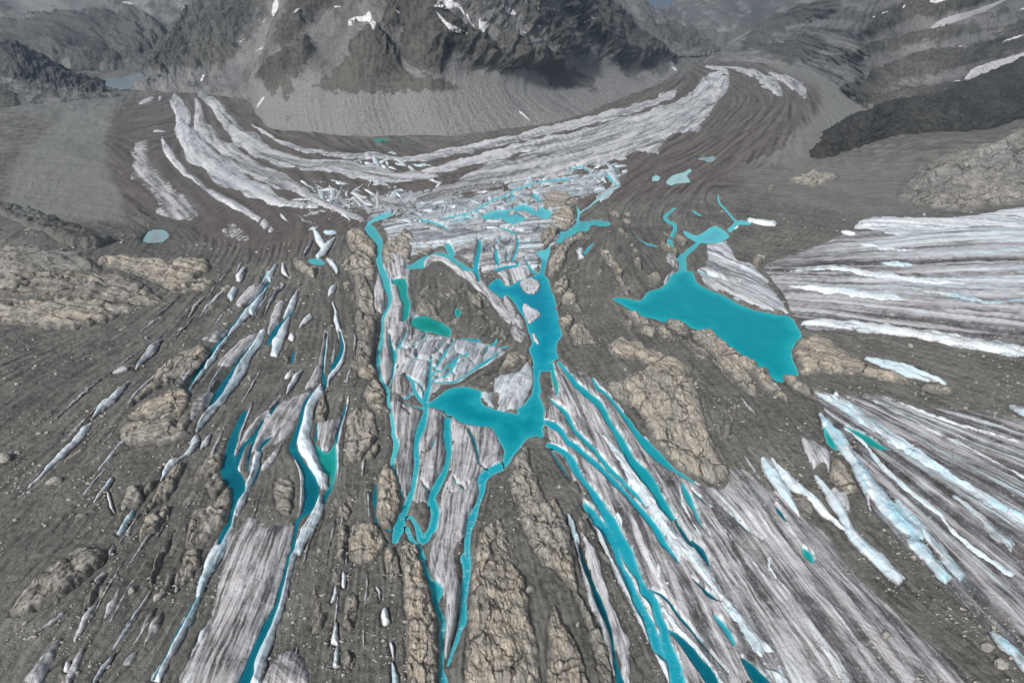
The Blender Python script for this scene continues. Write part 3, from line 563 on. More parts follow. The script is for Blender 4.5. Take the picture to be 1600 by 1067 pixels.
('snow_patch', .95, 0, 'C1 1245,265 1265,245 1295,255 1290,275 1255,282', 'small white snow blob at the pale pool outlet', 'snow'),
('snow_patch', .8, 0, 'D1 475,297,12 520,300,20 560,308,6', 'lilac snow scrap left of the pinkish snow sheet', 'snow'),
('ice_shard', .95, .2, 'C1 395,400 420,385 438,410 420,425 440,440 405,448 400,425', 'bright splash shaped ice scrap on dark gravel near the lake head', 'ice shard'),
('ice_floe', .5, .1, 'C1 80,570 130,545 185,560 190,600 160,632 110,627 88,600', 'roundish grey ice floe in the upper turquoise lake', 'ice floe'),
('ice_floe', .7, .1, 'C1 95,690 200,745 125,792', 'triangular white ice floe in the upper turquoise lake', 'ice floe'),
('ice_floe', .2, 0, 'C1 -5,640 30,675 66,738 52,762 10,745 -20,700', 'tan dirt covered ice floe touching the upper lake shore', 'ice floe'),
('ice_floe', .6, .2, 'C1 145,850 165,860 185,905 175,915 150,880', 'small splintered ice floe at the narrow of the upper lake', 'ice floe'),
('ice_floe', .3, 0, 'C1 105,80 140,95 170,130 185,170 150,160 120,120', 'brown capped ice floe in the pale upper pools', 'ice floe'),
('ice_floe', .25, 0, 'C1 25,270 80,255 140,260 195,232 190,262 150,300 90,300 40,288', 'long tan ice floe at the outlet of the pale upper pools', 'ice floe'),
('ice_floe', .3, 0, 'C1 60,185 110,175 165,205 130,215 90,205', 'narrow speckled ice floe in the middle of pale upper pools', 'ice floe'),
('ice_floe', .3, 0, 'C1 10,185 40,165 60,180 35,195', 'small round ice floe at the edge of pale upper pools', 'ice floe'),
('ice_ridge', .85, .2, 'C3 455,120,10 520,240,26 585,380,30 650,520,30 720,660,30 790,800,34 860,930,36 930,1090,40', 'straight white ice bank left of the widest fan channels', 'ice ridge'),
('ice_ridge', .7, .1, 'C3 608,300,8 660,400,36 720,510,46 790,625,40 832,705,8', 'pale ice blade standing between two teal fan channels', 'ice ridge'),
('ice_ridge', .75, .3, 'C3 850,620,10 930,730,56 1000,810,50 1070,890,46 1150,990,30 1220,1085,14', 'pale ice rib between dark fan channels at the bottom edge', 'ice ridge'),
('ice_ridge', .8, .3, 'C2 960,640,10 C3 985,70,30 1040,180,34 1090,280,26 1120,350,8', 'white ice rib right of the broadest fan channel', 'ice ridge'),
('ice_ridge', .7, .2, 'C3 1140,120,8 1220,230,26 1310,330,30 1400,440,26 1494,560,10', 'thin pale rib on the outer streaked part of the ice fan', 'ice ridge'),
('ice_ridge', .7, .2, 'D3 20,330,8 90,450,26 180,570,28 280,720,26 360,850,8', 'pale rib of fan ice left of the gravel spit', 'ice ridge'),
('ice_ridge', .75, .9, 'D3 1300,780,14 1390,860,60 1520,990,60', 'blue ice ridge entering the right bottom corner', 'ice ridge'),
('ice_ridge', .6, .2, 'D2 600,210,8 760,290,24 950,390,28 1150,480,26 1350,590,24 1520,690,20', 'faint pale rib above the light blue ridge on streaked glacier', 'ice ridge'),
('ice_ridge', .6, .1, 'D2 700,210,8 900,290,18 1150,380,22 1400,450,20 1520,490,14', 'faint grey rib near the top of the lower streaked glacier', 'ice ridge'),
('ice_plate', .3, .45, 'P 588,332 640,346 720,342 800,330 870,322 905,340 885,375 850,395 842,428 780,425 730,405 690,388 650,400 612,392 596,362', 'broken white and lilac ice round the small upper channels', 'ice plate'),
('ice_plate', .35, .5, 'P 770,300 830,292 905,286 958,290 950,306 905,318 880,332 840,345 800,352 765,345 742,330', 'shattered pale ice between the pale upper pools and seracs', 'ice plate'),
('ice_plate', .25, .1, 'P 600,400 640,405 640,470 660,500 655,560 618,570 600,520', 'thin ice apron between the left channel and green pools', 'ice plate'),
# plates of grey ice
('ice_plate', .42, .35, 'B1 780,845 900,830 1000,850 1110,872 1280,900 1370,920 1445,960 1385,1010 1300,1060 B2 1230,90 1200,140 1100,155 1040,200 980,230 962,262 900,200 862,90 800,120 800,0', 'pale grey ice plate laced with blue cracks below the green pool', 'ice plate'),
('ice_plate', .2, .1, 'B1 742,805 790,700 800,600 832,640 856,690 842,770 828,805 782,850 800,960 790,1067 B2 785,100 750,140 722,20 B1 742,900', 'lilac ice strip between two narrow channels left of the green pool', 'ice plate'),
('ice_plate', .2, 0, 'B1 722,500 690,620 695,720 740,740 772,690 742,560', 'small lilac ice plate left of the curving upper channel', 'ice plate'),
('ice_plate', .15, 0, 'B2 800,110 862,95 905,190 845,235 962,292 932,380 912,470 902,640 882,785 832,725 812,600 790,540 822,470 802,400 785,250', 'brownish grey ice plate left of the foaming channel', 'ice plate'),
('ice_plate', .12, .1, 'B2 988,280 1072,285 1085,330 1078,420 1090,540 1062,665 1002,785 920,805 902,765 940,600 940,440 985,370', 'grey ice plate holding a tan rib between two teal channels', 'ice plate'),
('ice_plate', .22, .1, 'B2 1120,325 1180,358 1340,382 1392,460 1412,515 1400,572 1322,610 1290,640 1268,700 1280,770 1240,860 1205,960 1150,1060 B3 1150,440 1170,500 1155,680 1120,830 1098,930 1080,900 1088,700 1068,540 1005,460 995,300 1022,230 1055,60 B2 1052,830 1062,740 1112,600 1125,480', 'large grey ice plate under the lower lake, cut by a curved crack', 'ice plate'),
('ice_plate', .3, .1, 'B1 960,485,40 1010,440,40 1080,450,36 1160,495,56 1260,570,66 1330,635,60 1410,735,66 1494,795,66 C1 60,850,70 110,890,60', 'curved rim of dirty ice round the whorled gravel island', 'ice plate'),
('ice_plate', .45, .1, 'B1 1292,592 1340,540 1382,528 1430,592 1494,562 C1 80,560 142,525 120,480 60,470 0,490 B1 1380,512 1305,560', 'pale ice slab jutting into the head of the upper lake', 'ice plate'),
('ice_plate', .15, .1, 'B1 1090,330 1200,310 1300,300 1494,312 C1 80,318 150,330 172,390 150,430 192,520 150,500 120,445 0,480 B1 1380,495 1290,562 1262,480 1240,490 1150,420', 'broad lilac ice plate broken by thin channels above the upper lake', 'ice plate'),
('ice_plate', .5, .4, 'C2 -60,300 -60,110 60,80 130,15 160,120 130,190 100,245 60,282 B2 1400,290 1305,245 1290,185 1380,195', 'pale blue grey ice shelf with a gravel eye beside the lower lake', 'ice plate'),
('ice_plate', .35, .3, 'C1 1065,498 1100,480 1115,430 1110,362 1170,355 1232,340 1252,382 1300,450 1380,480 1440,540 1494,590 D1 80,580 140,660 192,738 130,732 0,720 C1 1400,712 1300,678 1220,630 1140,608 1090,568', 'smooth pale ice tongue sliding into the great turquoise lake', 'ice plate'),
('ice_plate', .3, .1, 'C1 885,430 930,420 980,485 950,495 905,470', 'small lilac ice slab beside the inflow of the great lake', 'ice plate'),
('ice_plate', .6, .4, 'C1 880,580 895,535 935,505 940,540 915,575', 'melting white ice corner at the tip of the great lake', 'ice plate'),
('ice_plate', .2, 0, 'A1 1494,560 1380,600 1308,692 1345,720 1420,650 1480,600', 'dull lilac ice patch above the long blue white ridge', 'ice plate'),
('ice_plate', .2, 0, 'A1 1115,892 1250,832 1305,830 1245,890 1170,905', 'pale spiky ice patch left of the long blue white ridge', 'ice plate'),
('ice_plate', .2, 0, 'A1 1208,1032 1330,900 1432,858 1360,960 1270,1045', 'smooth lilac ice patch between two long white ridges', 'ice plate'),
('ice_plate', .2, 0, 'A2 1055,270 1110,210 1200,180 1180,240 1120,290 1060,345', 'cracked lilac ice patch by the lower dark teal pond', 'ice plate'),
('ice_plate', .2, 0, 'B1 95,832 150,690 192,680 162,800 112,865', 'small brownish ice patch inside the club shaped ridge bend', 'ice plate'),
('ice_plate', .25, .1, 'B2 305,175 340,100 385,0 B1 410,870 428,835 442,900 418,1067 B2 400,90 382,142', 'lilac ice sheet narrowing upward along a thin dark crevasse', 'ice plate'),
('ice_plate', .15, 0, 'B2 -5,500 40,330 130,270 200,230 290,195 335,190 275,300 232,420 150,478 30,518', 'grey ice plate left of the great curved ridge', 'ice plate'),
('ice_plate', .2, 0, 'B2 62,605 150,502 202,440 172,520 92,625', 'thin lilac ice plate under a dark wedge of water', 'ice plate'),
('ice_plate', .2, .1, 'A2 1298,640 1310,540 1350,420 1432,330 1500,312 1500,380 1440,470 1380,560 1330,650', 'lilac ice tongue dividing the forked dark pool', 'ice plate'),
('ice_plate', .25, 0, 'A2 1300,530 1340,400 1385,290 1408,225 1400,290 1350,420 1320,520', 'narrow lilac ice edge on upper arm of the forked pool', 'ice plate'),
('ice_plate', .2, 0, 'B2 368,370 420,350 480,330 512,308 472,430 432,512 390,482', 'brown lilac ice wedge pointing into the green pool', 'ice plate'),
('ice_plate', .55, .1, 'B2 558,200,10 520,320,30 492,470,28 492,600,22 486,700,8', 'thin pale ice rim right of the green pool', 'ice plate'),
('ice_plate', .5, .1, 'B2 232,520,14 275,590,28 296,680,26 288,800,26 270,880,14', 'thin pale ice rim left of the wide dark channel', 'ice plate'),
('ice_plate', .12, 0, 'A3 1255,245 1330,200 1385,135 1500,190 B3 80,190 190,178 255,195 225,340 185,470 142,610 72,770 0,900 A3 1350,1090 985,1090 1060,900 1150,720 1205,500 1240,330', 'big grooved lilac ice plate between two long ridges at the bottom', 'ice plate'),
('ice_plate', .12, 0, 'B3 75,1090 130,940 222,878 305,935 330,1090', 'grooved grey ice plate at the bottom right of the very long ridge', 'ice plate'),
('ice_plate', .15, 0, 'D3 700,1090 C3 1210,1090 960,1090 830,890 750,700 680,560 605,430 555,310 500,180 430,50 C2 430,780 380,670 300,560 238,480 208,370 222,280 215,200 240,130 235,20 290,0 380,55 500,108 562,170 640,258 720,365 800,440 880,540 960,622 1080,688 1205,712 1245,608 1310,600 1400,640 1494,725 D2 60,540 100,560 270,850 420,980 D3 470,330 590,480 900,760 1250,1090', 'vast fan of streaked dirty ice cut by teal channels', 'ice plate'),
]
# tone (1 tan .. 0 grey), dark, height, direction in the picture (dx,dy) along the strata, outline, label
ROCK = [
(.8, .1, 9, (1, .12), 'A1 -300,690 0,675 300,668 560,678 700,690 835,716 680,742 600,792 430,830 250,828 0,805 -300,800', 'lowest tan layer of the bedded rock cliff, nearest the gravel slope'),
(.7, .35, 11, (1, .15), 'A1 -300,560 0,555 200,520 420,530 560,520 760,560 870,640 950,690 840,700 700,682 400,662 0,662 -300,670', 'middle banded layer of the bedded rock cliff'),
(.9, .05, 9, (1, .25), 'A1 540,430 700,425 900,445 1152,450 1162,510 1092,550 1192,570 1166,612 980,627 860,572 700,512 560,472', 'tan bedded tongue of rock ending the cliff, beside gravel saddle'),
(.5, .35, 8, (1, .2), 'A1 -300,360 0,375 150,370 400,400 520,450 560,512 300,522 0,548 -300,550', 'grey weathered upper layer of the bedded rock cliff'),
(.1, .9, 12, (1, .45), 'A1 -300,110 0,135 130,155 330,225 480,285 640,352 500,385 350,352 150,265 0,195 -300,190', 'dark lichen covered crest above the bedded rock cliff'),
(.8, 0, 4, (1, -.8), 'A1 860,1065 950,1000 1080,922 1152,930 1150,985 1092,1062 A2 1045,95 950,110 850,122 870,70', 'topmost tan outcrop beside the long blue white ice ridge'),
(.7, 0, 3, (1, -.7), 'A2 705,272 750,210 850,130 955,112 965,135 850,182 762,242', 'narrow tan outcrop under the topmost one'),
(.9, 0, 5, (1, -.35), 'A2 718,328 850,222 950,190 1032,175 1057,242 1000,302 880,332', 'broad sandy outcrop with slanting joints left of the teal pond'),
(.75, 0, 4, (1, -.2), 'A2 665,412 760,342 970,332 972,382 1062,420 920,472 700,467', 'cracked flat tan outcrop, lowest of the sandy cluster'),
(.8, 0, 3, (1, -.6), 'A2 978,398 1020,340 1062,345 1032,392', 'small tan knob between the teal pond and flat outcrop'),
(.75, .1, 4, (1, -1), 'A2 1048,692 1100,622 1180,530 1247,550 1200,642 1122,682', 'tan outcrop touching left shore of the forked dark pool'),
(.6, .1, 5, (.6, -1), 'A2 668,832 700,760 750,710 792,740 792,800 732,835', 'round brown outcrop standing alone above a blue ice bar'),
(.7, 0, 2, (.5, -1), 'A2 800,752 840,680 872,690 822,762', 'little tan rib right of the round brown outcrop'),
(.8, 0, 4, (.7, -1), 'A2 858,772 890,720 942,640 1022,580 1000,660 962,742 882,812 790,872', 'elongated tan outcrop left of the forked dark pool'),
(.8, 0, 4, (.6, -1), 'A2 772,1005 800,910 900,830 952,830 872,952 790,1015', 'tan outcrop below the elongated one'),
(.7, .15, 6, (.4, -1), 'A2 1035,1055 1060,880 1132,820 1200,800 1272,708 1288,800 1242,932 1152,1002', 'brown ribbed outcrop at the foot of the forked dark pool'),
(.7, .1, 3, (.3, -1), 'A3 1000,412 1030,330 1112,330 1102,412 1042,502 968,512', 'small brown outcrop left of the long pale blue ice ridge'),
(.35, .15, 7, (1, -.75), 'A3 55,662 200,500 340,390 490,312 595,355 545,430 432,522 332,612 200,662 100,692', 'big smooth grey rock slab in the lower corner gravel'),
(.6, .2, 2, (.5, -1), 'A3 888,562 930,480 962,468 935,560', 'small brown rib above an oval boulder'),
(.5, .4, 2, (.45, -1), 'A3 972,205,10 920,310,32 870,430,28 840,525,10', 'rust brown rock rib standing thin in the gravel'),
(.5, .4, 2, (.6, -1), 'A3 575,485,10 505,590,44 458,685,12', 'olive brown rock rib beneath the big grey slab'),
(.6, .35, 3, (.8, -.7), 'A2 1160,742 1222,668 1255,690 1200,772', 'rusty rock lip at the narrow end of the forked dark pool'),
(.75, .25, 5, (.4, 1), 'B1 585,540 640,552 692,650 690,745 600,722', 'ribbed tan rock wall segment, top of the long stepped ridge'),
(.7, .35, 5, (.4, 1), 'B1 590,742 690,762 690,902 600,882', 'ribbed rock wall segment in the middle of stepped ridge'),
(.7, .35, 5, (.5, 1), 'B1 598,900 690,940 682,1002 665,1060 B2 600,60', 'striped rock wall segment low on the stepped ridge'),
(.85, .1, 4, (1, .3), 'B2 592,62 660,20 702,60 692,112 610,102', 'layered tan block ending the stepped ridge'),
(.85, .1, 5, (1, .2), 'B2 638,162 700,130 752,180 756,262 780,300 700,302 640,222', 'stack of rounded tan blocks beside the narrow left channel'),
(.8, .1, 4, (.8, .6), 'B1 535,302 620,290 702,360 700,432 640,402 560,382', 'tan outcrop at the bend of the upper pale channel'),
(.85, 0, 4, (.6, .8), 'B1 515,482 600,400 692,460 692,552 600,542', 'bright tan outcrop above the stepped ridge'),
(.85, 0, 3, (1, .8), 'B1 238,472 260,442 330,480 382,510 360,552 300,522', 'small sandy outcrop beside the white star shaped ice cluster'),
(.75, .1, 5, (.9, .5), 'B1 738,372 800,322 860,290 912,300 922,350 890,442 800,492 750,472', 'knobbly tan outcrop between the two upper channels'),
(.8, .1, 3, (.8, -.3), 'B1 918,372 980,340 1032,370 1002,412 930,422', 'rounded tan outcrop above the curved teal channel'),
(.6, .2, 3, (.6, 1), 'B1 940,672 1000,680 1075,795 1000,762 930,742', 'brown ribbed rock on the whorled gravel island'),
(.7, .1, 3, (.8, .8), 'B1 1205,612 1292,670 1285,712 1230,672', 'small tan rib on the far side of the whorled gravel island'),
(.75, .1, 3, (.8, .2), 'C1 1,985 80,965 130,1000 60,1040 -40,1060 B1 1420,1010', 'tan rock hump at the shore between upper and lower lakes'),
(.75, 0, 7, (.1, 1), 'B2 538,342 600,278 680,300 714,392 702,462 620,562 520,582 530,470', 'large rounded tan outcrop right of the green pool'),
(.75, .05, 3, (.3, 1), 'B2 648,562 680,490 722,480 692,562', 'small tan knob right of the large rounded outcrop'),
(.6, .15, 4, (.1, 1), 'B2 372,275 420,198 434,300 412,362 370,332', 'brown outcrop attached to the great curved ice ridge'),
(.7, .35, 3, (1, .1), 'B2 138,692 222,650 245,762 225,872 150,832', 'rusty stepped outcrop left of the wide dark channel'),
(.9, .05, 4, (.05, 1), 'B2 945,540 990,468 1008,560 990,652 948,656', 'tan whaleback rib on a grey ice plate between channels'),
(.85, .05, 6, (.05, 1), 'B2 715,652 770,600 812,640 842,762 832,852 782,932 720,922 708,782', 'pillar of tan rock left of the foaming channel'),
(.6, .1, 2, (.4, 1), 'B2 482,862 520,800 562,850 542,882', 'low brown knob on gravel below green pool'),
(.85, .1, 5, (.05, 1), 'B3 548,292 558,200 620,160 692,180 765,300 640,402 558,382', 'wide tan outcrop above the lower gravel bed'),
(.6, .25, 3, (.1, 1), 'B3 488,372 500,222 535,188 545,332 512,402', 'narrow rusty outcrop left of the wide tan one'),
(.8, .05, 4, (.1, 1), 'B3 745,402 752,332 802,308 842,442 832,482 770,492', 'pointed tan outcrop at the end of the wide blue channel'),
(.85, .08, 8, (.12, 1), 'B3 825,292 872,262 922,300 962,422 1005,560 1032,682 1045,822 1035,1090 880,1090 870,802 858,602 848,452', 'tall tan slab left of the foaming channel, reaching the bottom edge'),
(.85, .08, 9, (.2, 1), 'B3 1268,252 1330,180 1392,148 1432,252 1494,402 C3 0,290 52,402 112,522 142,702 182,882 185,1090 0,1090 B3 1198,1090 1210,802 1212,702 1232,502', 'largest tan slab of the bottom edge, right of the foaming channels'),
(.65, .1, 3, (.1, 1), 'B3 518,702 550,560 602,590 582,762 540,772', 'smooth brown rib in the lower gravel bed'),
(.65, .1, 3, (.4, -1), 'B3 348,782 400,680 432,668 402,762', 'slanting brown rib left of the ice blocks on gravel'),
(.6, .1, 2, (.1, 1), 'B3 518,972 530,880 582,920 572,982', 'small olive brown rib near the bluish bottle shaped ice block'),
(.75, .1, 9, (.45, 1), 'C2 28,582 60,530 122,470 140,560 172,650 222,770 292,800 342,902 372,1062 C3 400,560 342,520 280,432 190,382 110,232 70,102 62,20 C2 60,832 28,702', 'long tan whaleback rock starting at the lower lake'),
(.75, .1, 5, (.5, 1), 'C3 345,340 385,440 400,550 482,702 562,852 602,1090 545,1090 462,782 382,562', 'narrow tan rib alongside the long dark crevasse'),
(.75, .1, 6, (.3, 1), 'C3 238,762 270,638 332,740 392,852 442,982 455,1090 245,1090', 'wedge of tan rock at the bottom edge between gravel beds'),
(.8, .05, 9, (.5, 1), 'C2 562,152 640,120 702,88 770,58 852,38 952,58 1042,118 1082,200 1102,302 1152,442 1202,562 1245,642 1182,692 1082,662 992,622 902,542 832,462 790,392 772,332 702,262 640,242', 'huge jointed tan outcrop between the fan channels and great lake'),
(.85, 0, 4, (.6, 1), 'C2 1198,22 1260,-5 1332,50 1372,120 1395,205 1312,172 1240,82', 'tan jointed outcrop by the lake tip'),
(.85, 0, 3, (.8, .8), 'C2 1388,92 1432,78 1494,128 D2 60,72 122,132 185,245 100,192 40,205 C2 1422,152', 'pale tan outcrop at the pointed tip of great lake'),
(.6, .1, 2, (.2, 1), 'C2 1218,332 1240,238 1262,302 1252,442 1200,442', 'low tan rib on gravel right of the huge outcrop'),
(.8, 0, 4, (.6, -1), 'C1 232,532 240,450 290,370 370,310 422,288 472,310 472,332 402,332 352,402 322,482 280,532', 'curved tan outcrop along right shore of upper lake'),
(.8, 0, 4, (1, .2), 'C1 242,222 280,180 352,163 392,200 382,252 322,288 260,252', 'round tan outcrop between pale pool and channel'),
(.75, .1, 3, (.6, -1), 'C1 185,345 210,290 252,258 302,290 292,312 262,350 205,388', 'tan outcrop left of the pale channel pool'),
(.75, .15, 3, (1, .2), 'C1 190,120 260,70 360,90 400,130 330,160 240,165 200,150', 'low brown outcrop above the pale upper pools'),
(.85, 0, 3, (1, -.6), 'C1 248,607 300,555 342,543 353,602 280,642', 'upper of two blocky tan outcrops on the lake right shore'),
(.85, 0, 3, (1, -.6), 'C1 272,712 320,660 367,618 403,682 322,702 290,724', 'lower of two blocky tan outcrops on the lake right shore'),
(.85, 0, 3, (1, .3), 'C1 288,782 350,758 383,782 322,842 300,812', 'tan shore block at the narrow of the upper lake'),
(.85, .05, 4, (.7, 1), 'C1 352,832 420,793 472,850 513,922 450,912 388,922', 'split tan outcrop inland of the upper lake narrow'),
(.8, .05, 5, (1, .4), 'C1 568,932 650,888 762,908 852,968 952,1000 1045,1067 860,1075 762,1012 630,992', 'long jointed tan ledge above the huge outcrop'),
(.9, 0, 4, (.8, 1), 'C1 648,720 702,738 782,778 833,840 822,872 760,852 720,802', 'pale tan shore outcrop, leftmost along great lake'),
(.85, 0, 3, (.9, 1), 'C1 848,820 890,828 953,885 890,883 850,852', 'small pale outcrop behind the great lake shore'),
(.85, .1, 3, (.9, .6), 'C1 888,790 960,783 1022,820 1002,862 930,832', 'rounded shore outcrop in the middle of great lake bank'),
(.85, .05, 5, (.8, .8), 'C1 1048,840 1120,838 1192,888 1282,958 1402,1028 1455,1070 1232,1072 1160,982 1088,922 1038,882', 'long tan shore outcrop along the great lake tip'),
(.9, 0, 3, (.6, 1), 'C1 518,402 570,403 612,450 642,500 652,560 692,632 682,655 640,592 608,520 558,450', 'thin curving tan rib on the gravel dome above great lake'),
(.85, 0, 2, (.4, 1), 'C1 708,440 740,448 763,490 742,513 710,472', 'tiny tan knob on the gravel dome'),
(.85, 0, 2, (.5, 1), 'C1 808,530 840,518 867,560 852,588 820,572', 'small tan knob near the tip of the great lake head'),
(.85, 0, 2, (1, .4), 'C1 578,182 620,163 643,200 612,213', 'little tan knob right of the pale channel pool'),
(.75, 0, 2, (1, .6), 'C1 848,362 890,368 963,420 940,432 880,392', 'flat tan rib beside the stream feeding great lake'),
(.75, 0, 2, (.8, .5), 'C1 935,310 988,325 1003,372 958,352', 'small brown hump between stream and pale pool'),
(.7, 0, 4, (1, .2), 'C1 1373,447 1400,423 1447,428 1442,467 1400,488', 'squat round rock standing on dark streaked ice'),
(.85, .1, 6, (1, .25), 'D1 203,962 232,895 300,868 390,883 500,948 600,1020 680,1067 D2 800,88 862,142 750,132 600,92 400,82 250,92 240,30', 'fan jointed tan outcrop on the far bank of great lake'),
(.8, .1, 3, (1, .3), 'D2 918,162 1000,143 1102,180 1062,202 940,182', 'small tan outcrop below the dark gravel band'),
(.85, 0, 4, (.7, 1), 'D2 402,652 430,560 492,588 543,670 583,742 520,743 440,692', 'tan jointed mound on the edge of the gravel spit'),
(.55, .3, 3, (1, .2), 'D2 198,762 300,778 333,860 282,883 230,822', 'brown crumbly mound between two white ridges'),
(.7, .1, 3, (.9, .9), 'D2 153,98 230,108 300,168 345,235 250,182 180,142', 'brownish shore rib right of the great lake tip'),
(.7, .1, 5, (1, -.4), 'D0 20,1067 180,1000 330,958 452,968 462,992 332,1042 D1 200,10 60,75', 'pale ribbed rock bench on the far side of the gravel'),
(.25, .35, 14, (1, -.35), 'D0 785,1050 870,950 1000,882 1152,830 1300,800 1560,720 D1 1560,100 1300,150 1182,182 1000,157 850,132 785,105', 'big grey fractured rock hill above the pinkish snow'),
]
# ------------------------------------------------------------------ water outlines first (they carve everything else)
WP = []
def inside(px, py, s):
    P = parse(s)[:, :2]; return sdist(np.array([px]), np.array([py]), P)[0] < -3
for k in range(95):                       # fine branching cracks of the shattered plates
    rs = ['P 612,520 660,515 720,522 780,540 770,560 740,590 700,600 660,610 620,600', 'P 735,368 800,362 845,370 838,410 790,430 755,410', 'P 600,338 700,340 800,325 900,318 870,340 760,360 650,372', 'P 760,300 860,288 950,288 930,310 850,335 780,340', 'P 615,620 690,640 720,690 780,690 745,800 690,840 640,760'][k % 5]
    q = parse(rs)[:, :2]; px, py = rng.uniform(q[:, 0].min(), q[:, 0].max()), rng.uniform(q[:, 1].min(), q[:, 1].max())
    if not inside(px, py, rs): continue
    a = rng.uniform(0, 6.28) if k % 5 < 4 else 1.57 + rng.normal(0, .25); pts = []; L = rng.uniform(9, 20); n_ = int(rng.integers(3, 6))
    for i in range(n_):
        pts.append('%.1f,%.1f,%.2f' % (px, py, [.7, 2.2, 2.6, 1.8, 1.1, .7][i])); a += rng.normal(0, .4); px += math.cos(a) * L; py += math.sin(a) * L * .6
        if not inside(px, py, rs): break
    if len(pts) > 2: WATER.append(('melt_lake', 'EYCY'[k % 4], 'P ' + ' '.join(pts), 0))
for i, (sysn, ck, s, foam) in enumerate(WATER):
    poly, line = outline(s, 0.8, 6.5 if len(s) > 400 else 5.5, i)
    WP.append(dict(sys=sysn, col=np.array(WCOL[ck]), poly=poly, line=line, foam=foam, shal=.12 if ck == 'D' else 1.0, lo=poly.min(0), hi=poly.max(0)))
ZW = {}
for w in WP:
    c = w['poly'].mean(0); ZW.setdefault(w['sys'], []).append(float(macro(c[0], c[1])))
for k in ZW: ZW[k] = min(ZW[k]) - 1.2
for k in ('channel_b', 'channel_c', 'side_channel', 'fan_channel', 'west_channel', 'long_crevasse', 'melt_lake'): ZW[k] = ZW['melt_lake'] = -1.2
for w in WP: w['z'] = ZW[w['sys']]
BIG = 30.0
def wfield(X, Y, full=False):
    """distance to the nearest water edge (negative on water), its level; optionally colour, system, foam"""
    s = np.full(X.shape, BIG); z = np.full(X.shape, -1.2); idx = np.full(X.shape, -1)
    if full: cw = np.zeros(X.shape); cc = np.zeros(X.shape + (3,)); ff = np.zeros(X.shape); hh = np.zeros(X.shape)
    x0, x1, y0, y1 = X.min(), X.max(), Y.min(), Y.max()
    for i, w in enumerate(WP):
        lo, hi = w['lo'] - 12, w['hi'] + 12
        if hi[0] < x0 or lo[0] > x1 or hi[1] < y0 or lo[1] > y1: continue
        m = (X > lo[0]) & (X < hi[0]) & (Y > lo[1]) & (Y < hi[1])
        if not m.any(): continue
        d = sdist(X[m], Y[m], w['poly']); t = d < s[m]; j = np.flatnonzero(m.ravel())
        jj = j[t]; s.ravel()[jj] = d[t]; z.ravel()[jj] = w['z']; idx.ravel()[jj] = i
        if full:
            q = np.exp(-np.clip(d, -8, 12) / 2.2); cw.ravel()[j] += q; cc.reshape(-1, 3)[j] += q[:, None] * w['col']; ff.ravel()[j] += q * w['foam']; hh.ravel()[j] += q * w['shal']
    if full:
        cw = np.maximum(cw, 1e-9); return s, z, idx, cc / cw[..., None], ff / cw, hh / cw
    return s, z

# ------------------------------------------------------------------ flow directions (ice, moraine and gravel streaks follow them)
SX, SY, SA = [], [], []
def add_dir(cx, cy):
    tx, ty = np.gradient(cx), np.gradient(cy); k = max(1, len(cx) // 8)
    for i in range(0, len(cx), k): SX.append(cx[i]); SY.append(cy[i]); SA.append(math.atan2(ty[i], tx[i]))
FLOWS = ['P 20,760,1 200,590,1', 'P 0,1000,1 150,800,1', 'P 40,640,1 260,480,1', 'P 0,560,1 150,520,1 300,440,1', 'P 500,1060,1 560,700,1 570,420,1', 'P 900,1060,1 830,760,1',
         'P 1250,700,1 1100,480,1 950,330,1', 'P 1200,640,1 1020,440,1', 'P 1340,900,1 1180,640,1', 'P 1240,350,1 1450,390,1 1650,400,1', 'P 1240,430,1 1600,470,1', 'P 1260,500,1 1600,560,1',
         'P 1300,600,1 1600,720,1', 'P 1350,640,1 1600,860,1', 'P 1150,300,1 1400,310,1 1600,280,1', 'P 1130,230,1 1220,160,1 1240,110,1', 'P 970,290,1 1100,240,1 1180,160,1', 'P 170,200,1 185,300,1 300,380,1',
         'P 60,200,1 170,210,1', 'P 50,260,1 170,270,1', 'P 30,310,1 180,330,1', 'P 700,560,1 720,500,1 700,450,1', 'P 1290,960,1 1500,1060,1', 'P 1180,960,1 1300,1067,1', 'P 1400,880,1 1600,1040,1', 'P 690,480,1 740,440,1 800,520,1 760,560,1']
